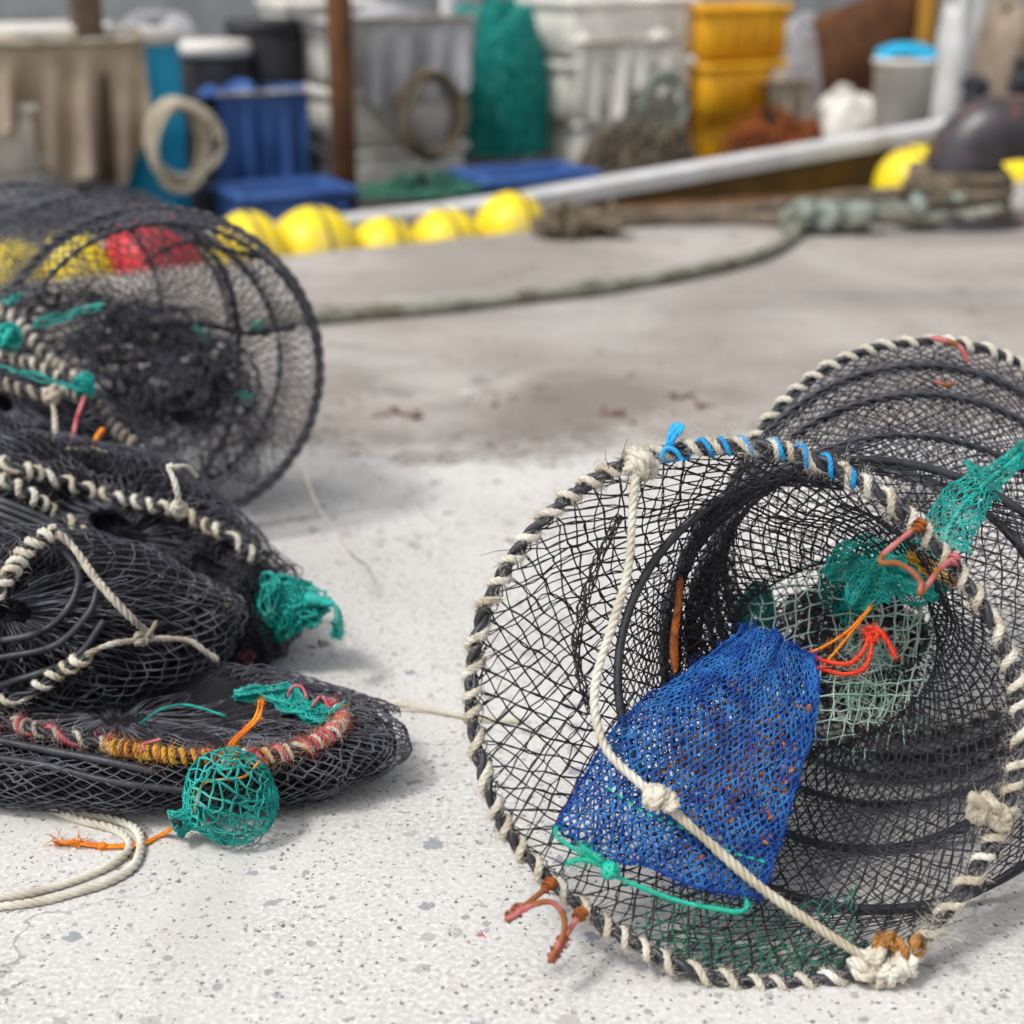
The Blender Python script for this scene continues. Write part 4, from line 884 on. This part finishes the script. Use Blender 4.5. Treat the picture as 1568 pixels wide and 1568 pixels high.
heavy('thick tan rope stretched low from the knot to the bollard foot, nearest the camera', [G(1200, 334, .03), G(1260, 336, .05), G(1320, 330, .06), G(1380, 334, .05), G(1430, 336, .04), G(1462, 334, .03), bc+np.array([-.02, -.2, .05]), bc+np.array([.12, -.16, .06])], .026, 'moor_rope')
heavy('grey-brown rope running along the quay edge from the grey coil to the bollard, upper strand', [G(840, 338), G(930, 330), G(1040, 326), G(1150, 320, .04), G(1270, 306, .06), G(1370, 296, .08), bc+np.array([-.17, .06, .09])], .024, 'brown_rope')
heavy('brown rope running along the quay edge from the grey coil to the knot, lower strand', [G(860, 346), G(950, 340), G(1060, 336), G(1150, 336), G(1220, 338, .03), G(1300, 342, .03)], .021, 'brown_rope')
heavy('tan rope slack above the others between knot and bollard', [G(1230, 322, .06), G(1300, 316, .07), G(1360, 318, .06), G(1410, 322, .08), bc+np.array([-.16, -.09, .10]), bc+np.array([-.02, -.19, .11])], .024, 'pale_rope')
b = MB(); kc = G(1268, 336, .05)
for k in range(3): knotball(b, kc+np.array([-.09+.09*k, .0, 0]), .055, .023, 4, 60+k)
b.v = [np.column_stack([v[:, 0], v[:, 1], np.maximum(v[:, 2], .002)]) for v in b.v]
o = b.build('rope_knot', 'pale_rope', origin=kc*[1, 1, 0]); tag(o, 'big pale knot where the long mooring rope meets the ropes to the bollard', 'knot')
b = MB(); kc = G(880, 342, .05)
for k in range(5): knotball(b, kc+np.array([-.09+.05*k, .02*(k % 2), .0]), .06, .018, 4, 70+k)
b.v = [np.column_stack([v[:, 0], v[:, 1], np.maximum(v[:, 2], .002)]) for v in b.v]
o = b.build('rope_coil', 'brown_rope', origin=kc*[1, 1, 0]); tag(o, 'tangled grey-brown rope coil lying at the quay edge beside the last yellow float', 'rope')

# ================================================================ FLOATS along the edge
def float_buoy(px, d, w, hgt, m, label, zc, tilt=0.0):
    zc -= .035 if px < 1300 else .075; p = eat(px, d, zc); t = thing('float', label, 'float', p, 'plastic fishing floats beyond the quay edge'); ax = unit(ev*math.cos(tilt)+np.array([0, 0, math.sin(tilt)]))
    pr = [(0, -1), (.22, -.985), (.5, -.9), (.78, -.66), (.95, -.34), (1, 0), (.95, .34), (.78, .66), (.5, .9), (.22, .985), (0, 1)]
    pr = spline(np.array(pr), 30); b = MB(); b.lathe([(max(r, 0)*hgt, z*w) for r, z in pr], p, ax, 30); b.build('float_shell', m, t)
    b = MB()
    for s_ in (-1, 1): b.lathe([(0, 0), (hgt*.20, 0), (hgt*.20, w*.10), (hgt*.14, w*.13), (0, w*.13)], p+ax*s_*w*.96-(ax*w*.13 if s_ < 0 else 0), ax, 14)
    b.build('float_eye', m, t)
    b = MB(); tt = np.arange(40)*2*PI/40; X = unit(np.cross(ax, (0, 0, 1))); Y = np.cross(ax, X)
    b.rope(p+hgt*1.01*(np.cos(tt)[:, None]*X+np.sin(tt)[:, None]*Y), .006, closed=True); b.build('float_cord', 'brown_rope', t)
fl = [(-120, .16, .13, .13, 'yellow_float', 'yellow float at the far left end of the row, mostly out of frame'), (20, .17, .12, .13, 'yellow_float', 'yellow float seen through the drum trap, leftmost in the photo'),
      (118, .15, .10, .14, 'yellow_float', 'yellow float seen through the drum trap, left of the red float'), (236, .14, .13, .15, 'red_float', 'red float in the yellow row, seen through the drum trap'),
      (316, .16, .07, .12, 'yellow_float', 'yellow float half behind the drum trap hoop, right of the red float'), (385, .14, .10, .145, 'yellow_float', 'yellow float just right of the drum trap'),
      (482, .15, .125, .14, 'yellow_float', 'largest yellow float in the middle of the row'), (588, .18, .10, .12, 'yellow_float', 'dull yellow float lying lower in the row'),
      (684, .18, .105, .12, 'yellow_float', 'yellow float with faded end, second from the rope coil'), (782, .22, .105, .13, 'yellow_float', 'yellow float next to the tangled rope coil'),
      (1400, .30, .16, .15, 'yellow_float', 'yellow float just left of the iron bollard'), (1560, .34, .19, .11, 'yellow_float', 'yellow float right of the iron bollard at the frame edge')]
for i, (px, d, w_, h_, m, lab) in enumerate(fl): float_buoy(px, d, w_*(1.22 if px < 1300 else 1.06), h_*1.12, m, lab, [-.05, -.03, -.02, .0, -.02, -.01, -.01, -.05, -.04, -.02, .03, -.02][i], [0, .1, .2, .05, 1.2, .1, .0, -.15, .15, -.1, .35, .0][i])

# ================================================================ BOAT moored at the quay
bt = thing('work_boat', 'white and ochre wooden work boat moored alongside the quay', 'boat', eb(2, 1.6, -.9))
ss = np.linspace(-5.5, 9.5, 60)
def sheer(s): return np.interp(s, [-6, 0, 2, 4, 6, 10], [.0, -.06, -.01, .13, .28, .5])
def inner(s): return .62+np.clip((s-6.5)/3.2, 0, 1)**2*1.3+np.clip((-3.5-s)/2.2, 0, 1)**2*.6
def outer(s): return 3.6-np.clip((s-6.5)/3.2, 0, 1)**2*1.5-np.clip((-3.5-s)/2.2, 0, 1)**2*.6
for side in (0, 1):
    b = MB(); P = []
    for s in ss:
        d0 = inner(s) if side == 0 else outer(s); sg = 1 if side == 0 else -1; z = sheer(s)
        P.append([eb(s, d0, z-.06), eb(s, d0-sg*.0, z-.30), eb(s, d0+sg*.12, -.75), eb(s, d0+sg*.35, -1.2)])
    b.grid(np.array(P)); b.build('hull', 'ochre_paint', bt)
    b = MB(); P = []
    for s in ss:
        d0 = inner(s) if side == 0 else outer(s); sg = 1 if side == 0 else -1; z = sheer(s)
        P.append([eb(s, d0-sg*.03, z-.055), eb(s, d0-sg*.03, z), eb(s, d0+sg*.10, z+.002), eb(s, d0+sg*.10, z-.055)])
    b.grid(np.array(P), cv=True); b.build('gunwale', 'white_paint', bt, smooth=False)
    b = MB(); b.grid(np.array([[eb(s, (inner(s) if side == 0 else outer(s))+(.05 if side == 0 else -.05), sheer(s)-.03), eb(s, (inner(s) if side == 0 else outer(s))+(.06 if side == 0 else -.06), -.42)] for s in ss])); b.build('bulwark', 'dark_wood', bt)
b = MB(); b.grid(np.array([[eb(s, inner(s)+.05, -.40), eb(s, outer(s)-.05, -.40)] for s in ss])); b.build('deck', 'dark_wood', bt)
b = MB()
for s in (-5.5, 9.5): b.grid(np.array([[eb(s, d, sheer(s)-.01), eb(s, d, -1.2)] for d in (inner(s), (inner(s)+outer(s))/2, outer(s))]))
b.build('end_planking', 'ochre_paint', bt)
for k in range(14):
    s = -4.5+k*.95; b = MB(); b.box(eb(s, inner(s)+.08, (sheer(s)-.46)/2-.0), (.07, .05, sheer(s)+.30), ev, nv_, bev=.008); b.build('rib', 'brown_wood', bt)
# timber beam between the floats and the hull (fender log)
b = MB(); b.tubes(np.array([eb(s, .42, -.12+.03*math.sin(s)) for s in np.linspace(-3, 7.2, 40)]), .07, 12); o = b.build('fender_log', 'brown_wood', origin=eb(2, .42, -.2)); tag(o, 'long brown fender log floating between quay and boat', 'log')
DZ = -.40
def crate(px, d, size, m, label, z=DZ, yaw=0, group='fish crates on the boat deck'):
    p = eat(px, d, z+size[2]/2); p[2] = z; t = thing('fish_crate', label, 'crate', p, group); X = ev*math.cos(yaw)+nv_*math.sin(yaw); Y = np.cross((0, 0, 1), X); lx, ly, lz = size; b = MB()
    b.box(p+np.array([0, 0, .012]), (lx*.92, ly*.92, .02), X, Y)
    for sx in (-1, 1): b.box(p+X*sx*(lx/2-.012)+np.array([0, 0, lz/2]), (.016, ly-.03, lz-.03), X, Y, bev=.004); b.box(p+Y*sx*(ly/2-.012)+np.array([0, 0, lz/2]), (lx-.008, .016, lz-.03), X, Y, bev=.004)
    for k in range(5):
        for sy in (-1, 1): b.box(p+X*(k-2)*lx/5.2+Y*sy*(ly/2+.002)+np.array([0, 0, lz*.45]), (.02, .014, lz*.75), X, Y, bev=.003)
    b.build('crate_body', m, t); b = MB()
    for sx in (-1, 1):
        b.box(p+X*sx*(lx/2)+np.array([0, 0, lz-.02]), (.035, ly+.035, .04), X, Y, bev=.008); b.box(p+Y*sx*(ly/2)+np.array([0, 0, lz-.021]), (lx-.04, .033, .038), X, Y, bev=.008)
    b.build('rim', m, t); return p
def stack(px, d, size, m, n, desc, z=DZ):
    for k in range(n): crate(px+[-3, 4, -1, 5][k], d+[0, .02, -.02, .01][k], size, m, desc+', '+('lowest' if k == 0 else 'topmost' if k == n-1 else 'level %s' % ['', 'second', 'third', 'fourth'][k])+' of its stack', z+k*(size[2]+.003), yaw=[.05, -.07, .10, -.03][(k+int(px)) % 4])
stack(50, 1.5, (.55, .4, .26), 'white_plastic', 4, 'white fish crate at the far left of the boat')
stack(585, 1.7, (.60, .4, .25), 'white_plastic', 4, 'white fish crate right of the brown mast')
stack(925, 1.9, (.72, .45, .27), 'white_plastic', 4, 'long white fish crate behind the banner-high middle of the boat'.replace('banner-high ', ''))
stack(1100, 1.8, (.50, .42, .26), 'orange_plastic', 4, 'orange fish crate on the boat')
stack(482, 2.3, (.42, .4, .27), 'white_plastic', 4, 'small white fish crate left of the brown mast')
stack(430, 1.1, (.45, .35, .22), 'blue_plastic', 2, 'dark blue fish crate close to the gunwale')
stack(800, 1.0, (.50, .36, .22), 'blue_plastic', 2, 'blue fish crate in the middle of the boat')
def barrel(px, d, R_, H, m, lab, lid=None, z=DZ):
    p = eat(px, d, z+H/2); p[2] = z; t = thing('barrel', lab, 'barrel', p); b = MB()
    b.lathe([(0, 0), (R_*.95, 0), (R_, .02), (R_, H*.32), (R_*1.03, H*.34), (R_*1.03, H*.37), (R_, H*.39), (R_, H*.62), (R_*1.03, H*.64), (R_*1.03, H*.67), (R_, H*.69), (R_, H-.03), (R_*.96, H)], p, n=32); b.build('barrel_shell', m, t)
    b = MB(); b.lathe([(R_*.9, H-.01), (R_*1.05, H-.01), (R_*1.05, H+.03), (R_*.95, H+.045), (0, H+.05)], p, n=32); b.build('lid', lid or m, t)
barrel(225, 1.5, .16, .98, 'cyan_plastic', 'pale blue plastic barrel on the boat deck behind the drum trap', 'white_plastic')
barrel(330, 1.9, .17, .9, 'black_plastic', 'black plastic barrel with white lid on the boat deck', 'white_plastic')
barrel(415, 2.0, .17, .98, 'black_plastic', 'plain black barrel beside the white crates', 'black_plastic')
# bucket
p = eat(1382, 1.15, 0.2); zb = -.40; p[2] = 0
hb = (CAM_H-0)
bk_z = .18
t = thing('bucket', 'white bucket with bright cyan cloth on top, standing at the gunwale left of the bollard', 'bucket', (p[0], p[1], bk_z-.25)); b = MB(); c = np.array([p[0], p[1], bk_z-.25])
b.lathe([(0, 0), (.115, 0), (.125, .01), (.15, .45), (.158, .455), (.158, .475), (.15, .48), (.14, .47)], c, n=32); b.build('pail', 'white_plastic', t)
U, V = np.meshgrid(np.linspace(0, 2*PI, 40, endpoint=False), np.linspace(0, 1, 12), indexing='ij'); rr3 = .15*V
b = MB(); b.grid(np.stack([c[0]+rr3*np.cos(U), c[1]+rr3*np.sin(U), c[2]+.49+.06*(1-V**2)+.02*np.sin(4*U+3*V)*V], -1), cu=True); b.build('cloth', 'cyan_plastic', t)
b = MB(); b.box(c+np.array([0, 0, -.165]), (.36, .3, .32), ev, nv_, bev=.01); o = b.build('wooden_box', 'brown_wood', origin=c+np.array([0, 0, -.32])); tag(o, 'brown wooden box under the white bucket', 'box')
# masts, posts, board
def post(px, d, w_, H, m, lab, name='post', z=DZ, lean=0):
    p = eat(px, d, .2); p[2] = z; t = thing(name, lab, 'post', p); b = MB(); Zd = unit(np.array([lean, 0, 1.])); b.box(p+Zd*H/2, (w_, w_, H), ev, nv_, Zd, bev=.008); b.build('shaft', m, t)
    b = MB(); b.box(p+Zd*(H+.012), (w_*1.25, w_*1.25, .024), ev, nv_, Zd, bev=.006); b.build('cap', m, t)
    b = MB(); b.box(p+np.array([0, 0, .02]), (w_*2, w_*2, .04), ev, nv_, bev=.008); b.build('foot', 'dark_wood', t)
post(525, 1.4, .085, 1.9, 'brown_wood', 'brown wooden mast between the white crate stacks')
post(1412, 1.9, .085, 2.0, 'ochre_post', 'ochre painted post rising behind the white bucket')
post(150, 1.3, .10, 1.6, 'dark_wood', 'dark wooden post at the left behind the drum trap')
post(1494, 2.7, .07, 2.2, 'white_paint', 'white post behind the tan sacks at the right')
post(690, 2.4, .07, 1.8, 'white_paint', 'white post beside the teal net heap')
p = eat(1340, 2.0, .4); b = MB(); Zd = unit(np.array([.35, 0, 1])); b.box(np.array([p[0], p[1], .36]), (.75, .03, .62), unit(ev+np.array([0, 0, .28])), nv_, unit(np.array([0, 0, 1])-ev*.28), bev=.006)
b.box(np.array([p[0], p[1], -.12]), (.06, .05, .6), ev, nv_); o = b.build('plywood_board', 'brown_wood', origin=(p[0], p[1], DZ)); tag(o, 'tilted brown plywood board behind the white bucket', 'board')
# sacks
def sack(px, d, zc, rx, ry, rz, m, lab, seed, cat='sack', name='sack'):
    p = eat(px, d, zc); a = np.random.default_rng(seed).uniform(0, 6, 8)
    U, V = np.meshgrid(np.arange(48)/48*2*PI, np.linspace(0.001, PI-.001, 30), indexing='ij'); f = 1+.06*np.sin(3*U+a[0]+V)+.05*np.sin(5*V+a[1])*np.sin(2*U+a[2])+.03*np.sin(9*U+a[3])*np.sin(6*V)
    st = np.sign(np.cos(V))*np.abs(np.cos(V))**.8; su = np.sin(V)**.6
    X = ev; P = p+(rx*f*su*np.cos(U))[..., None]*X+(ry*f*su*np.sin(U))[..., None]*nv_+(rz*f*st)[..., None]*np.array([0, 0, 1.])
    b = MB(); b.grid(P, cu=True); t = thing(name, lab, cat, (p[0], p[1], zc-rz)); b.build('bag', m, t); b = MB()
    knotball(b, p+np.array([0, 0, rz*1.02]), .05, .02, 4, seed, (1.2, 1, .8)); b.build('tied_neck', m, t)
sack(1230, 2.2, .05, .32, .2, .46, 'grey_sack', 'large grey sack right of the orange crates', 1)
sack(1290, 1.5, -.1, .2, .18, .30, 'white_plastic', 'smaller white sack low beside the grey sack', 2)
sack(1455, 1.6, .13, .10, .09, .53, 'white_paint', 'tall narrow white sack between the ochre post and the tan sack', 3)
sack(1528, 1.9, .10, .17, .16, .50, 'tan_sack', 'tall tan sack behind the iron bollard', 4)
sack(1650, 1.7, .0, .25, .2, .4, 'tan_sack', 'broad tan sack beyond the right edge of the frame', 5)
sack(1488, 1.2, .12, .06, .06, .13, 'black_plastic', 'small black bag hanging low before the tan sack', 6, 'bag', 'bag')
sack(1568, 1.2, .22, .09, .08, .10, 'black_plastic', 'black bag at the right edge above the bollard head', 8, 'bag', 'bag')
sack(250, 2.6, .1, .3, .2, .5, 'grey_sack', 'pale grey sack behind the blue barrel', 7)
# teal net heap
ph = eat(762, 1.9, .1); ph[2] = DZ; tn = thing('net_heap', 'heap of teal fishing net on the boat deck', 'fishing net', ph)
Sh = cushion(ph+np.array([0, 0, .5]), ev*.24, nv_*.22, np.array([0, 0, .56]), seed=44, noise=.08)
mb = MB(); mb.net(lambda u, v: Sh(u, .03+.94*v), 60, 40, .004, seed=400, jit=.5); mb.build('loose_net', 'teal', tn)
U, V = np.meshgrid(np.arange(48)/48, np.linspace(0, 1, 30), indexing='ij'); mb = MB(); mb.grid(Sh(U, V, .93), cu=True); mb.build('packed_net', mat('teal_mass', (.0, .16, .14), .8, (.0, .24, .2), 20, .8, 60), tn)
def drape(px, d, w_, h_, z, m, lab, seed, name='tarpaulin', cat='tarpaulin'):
    p = eat(px, d, z); t = thing(name, lab, cat, (p[0], p[1], z-h_)); a = np.random.default_rng(seed).uniform(0, 6, 8)
    U, V = np.meshgrid(np.linspace(-1, 1, 60), np.linspace(0, 1, 34), indexing='ij')
    yy = np.where(V < .3, .22-(V/.3)*.44, -.22-.05*np.sin(7*U+a[0])*(V-.3)-.04*np.sin(15*U+a[1]+3*V)*(V-.3)*1.5)
    zz = np.where(V < .3, .03*np.sin(4*U+a[2])+.02*np.sin(9*U+6*V+a[3]), -(V-.3)/.7*h_*(1+.25*np.sin(3*U+a[4])+.1*np.sin(8*U+a[5])))
    P = p+((U*w_)[..., None]*ev)+(yy[..., None]*nv_)+(zz[..., None]*np.array([0, 0, 1.])); b = MB(); b.grid(P); b.grid(P[:, ::-1]-nv_*.004-np.array([0, 0, .004])); b.build('cloth', m, t)
    b = MB(); b.rope(P[::2, 10]+nv_*-.012, .01); b.build('lashing', 'dirty_rope', t)
drape(585, 1.66, .34, .34, .64, 'grey_sack', 'pale grey tarpaulin slung over the white crates right of the brown mast', 1)
drape(925, 1.86, .30, .30, .50, 'white_plastic', 'white tarpaulin hanging over the long white crates', 2)
drape(60, 1.46, .33, .42, .60, 'tan_sack', 'tan tarpaulin over the crates at the far left', 3)
drape(372, 1.75, .20, .5, .36, 'blue_plastic', 'dark blue tarpaulin hanging between the black barrels', 5)
drape(1170, 1.7, .14, .45, .30, 'tan_sack', 'tan cloth hanging beside the orange crates', 6)
def coil(px, d, z, R_, r_, m, lab, seed, n=5):
    p = eat(px, d, z); b = MB(); tt = np.linspace(0, 2*PI*n, 50*n); g_ = np.random.default_rng(seed)
    P = p+((R_*(1+.12*smooth_noise(50*n, n*3, seed)))*np.cos(tt))[:, None]*ev+((R_*1.25*(1+.12*smooth_noise(50*n, n*3, seed+1)))*np.sin(tt))[:, None]*np.array([0, 0, 1.])+(.03*smooth_noise(50*n, n*2, seed+2)-.03)[:, None]*nv_
    b.rope(P, r_); o = b.build('rope_coil', m, origin=p-np.array([0, 0, R_*1.2])); tag(o, lab, 'rope')
coil(655, 1.35, .25, .13, .014, 'brown_rope', 'brown rope coil hanging before the white crates', 1)
coil(1010, 1.5, .22, .11, .013, 'pale_rope', 'pale green rope coil hanging between white and orange crates', 2)
coil(270, 1.2, .22, .12, .013, 'tan_rope', 'tan rope coil hanging on the blue barrel', 3)
def heap(px, d, rx, rz, m, lab, seed):
    p = eat(px, d, .0); p[2] = DZ; t = thing('net_heap', lab, 'fishing net', p); S = cushion(p+np.array([0, 0, rz]), ev*rx, nv_*.2, np.array([0, 0, rz]), seed=seed, noise=.10, pk=.1)
    b = MB(); b.net(lambda u, v: S(u, .03+.94*v), 50, 26, .004, seed=seed, jit=.5); b.build('loose_net', m, t)
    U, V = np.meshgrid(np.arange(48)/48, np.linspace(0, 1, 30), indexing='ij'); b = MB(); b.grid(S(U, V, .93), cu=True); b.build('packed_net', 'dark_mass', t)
heap(650, 1.0, .30, .20, 'green_twine', 'low dark green net heap just inside the gunwale', 51)
heap(980, 1.0, .34, .26, 'brown_rope', 'low brown net heap just inside the gunwale before the white crates', 52)
heap(100, 1.0, .4, .24, 'grey_twine', 'low black net heap at the left end behind the floats', 53)
heap(1180, 1.05, .26, .28, 'rust', 'rust brown net heap before the grey sack', 54)
# boat behind it all: second hull so the harbour does not end
b2 = thing('fishing_boat', 'white fishing boat moored farther out beyond the work boat', 'boat', eb(4, 7, -.9))
b = MB(); P = []
for k, s in enumerate(np.linspace(-8, 16, 50)):
    x = (s-4)/12; wd = 1.6*max(1-abs(x)**3, .02); z = .9+.7*x*x
    P.append([eb(s, 7-wd, z), eb(s, 7-wd*.95, z-.5), eb(s, 7-wd*.7, -.6), eb(s, 7, -1.3), eb(s, 7+wd*.7, -.6), eb(s, 7+wd*.95, z-.5), eb(s, 7+wd, z)])
b.grid(np.array(P)); b.build('hull', 'white_paint', b2)
b = MB(); b.grid(np.array([[q_[0]-[0, 0, .12], q_[-1]-[0, 0, .12]] for q_ in P])); b.build('deck', 'dark_wood', b2)
b = MB(); b.tubes(np.array([q_[0] for q_ in P]), .05, 8); b.tubes(np.array([q_[-1] for q_ in P]), .05, 8); b.build('rubbing_strake', 'blue_plastic', b2)
b = MB(); b.box(eb(2, 7, 1.8), (3.2, 1.9, 1.9), ev, nv_, bev=.06); b.box(eb(2, 7, 2.81), (3.5, 2.2, .1), ev, nv_, bev=.03); cb = b.build('cabin', 'white_paint', b2, smooth=False)
M['glass'] = mat('window_glass', (.02, .03, .035), .08, spec=.8)
for k in range(4): b = MB(); b.box(eb(.9+k*.75, 6.04, 2.15), (.5, .03, .5), ev, nv_, bev=.01); b.build('window', 'glass', b2)
b = MB(); b.tubes(np.array([eb(2, 7, 2.8), eb(2, 7, 5.5)]), np.array([.06, .04]), 10); b.build('mast', 'steel', b2)

# ================================================================ scraps on the concrete
def scrap(px, py, R_, m, lab, seed, name='seaweed_scrap', cat='seaweed', n=6, grp='small scraps lying on the concrete'):
    R_ = R_*.8; c = ground(px, py); b = MB(); g_ = np.random.default_rng(seed)
    for k in range(n):
        a = c+np.array([*g_.normal(size=2)*R_, R_*.2]); d = np.array([*g_.normal(size=2), abs(g_.normal())*.3])*R_*.8; P = spline([a-d, a+g_.normal(size=3)*R_*.2, a+d], 8); P[:, 2] = np.clip(P[:, 2], R_*.1, R_)
        b.tubes(P, R_*.22*np.array([.3, .8, 1, 1, 1, .8, .6, .3]), 5)
    o = b.build(name, m, origin=c); tag(o, lab, cat, grp)
scrap(606, 634, .018, 'weed', 'dark red seaweed scrap right of the drum trap, left one of a pair', 1)
scrap(634, 640, .018, 'weed', 'dark red seaweed scrap right of the drum trap, right one of a pair', 2)
scrap(940, 638, .024, 'weed', 'brown seaweed scrap on the concrete behind the blue cord end of the standing trap', 3)
scrap(1050, 610, .020, 'weed', 'brown seaweed scrap farther off, above the standing trap top', 4)
scrap(1074, 624, .014, 'weed', 'small brown seaweed scrap beside the larger one above the standing trap', 5)
scrap(705, 610, .016, 'shell', 'long white shell fragment in the middle of the concrete', 6, 'shell_fragment', 'shell', 3)
scrap(955, 658, .010, 'shell', 'small white shell fragment just before the brown seaweed scrap', 7, 'shell_fragment', 'shell', 4)
scrap(490, 988, .008, 'weed', 'dark pebble-like scrap below the teal tassel', 8)
scrap(740, 1432, .0035, 'crimson', 'tiny red thread scrap left of the rusty wire clip', 9, 'thread_scrap', 'thread', 5)
scrap(212, 1312, .008, 'weed', 'dark red scrap caught beside the white rope loop', 10)
scrap(780, 828, .006, 'weed', 'tiny dark scrap left of the standing trap rim', 11)
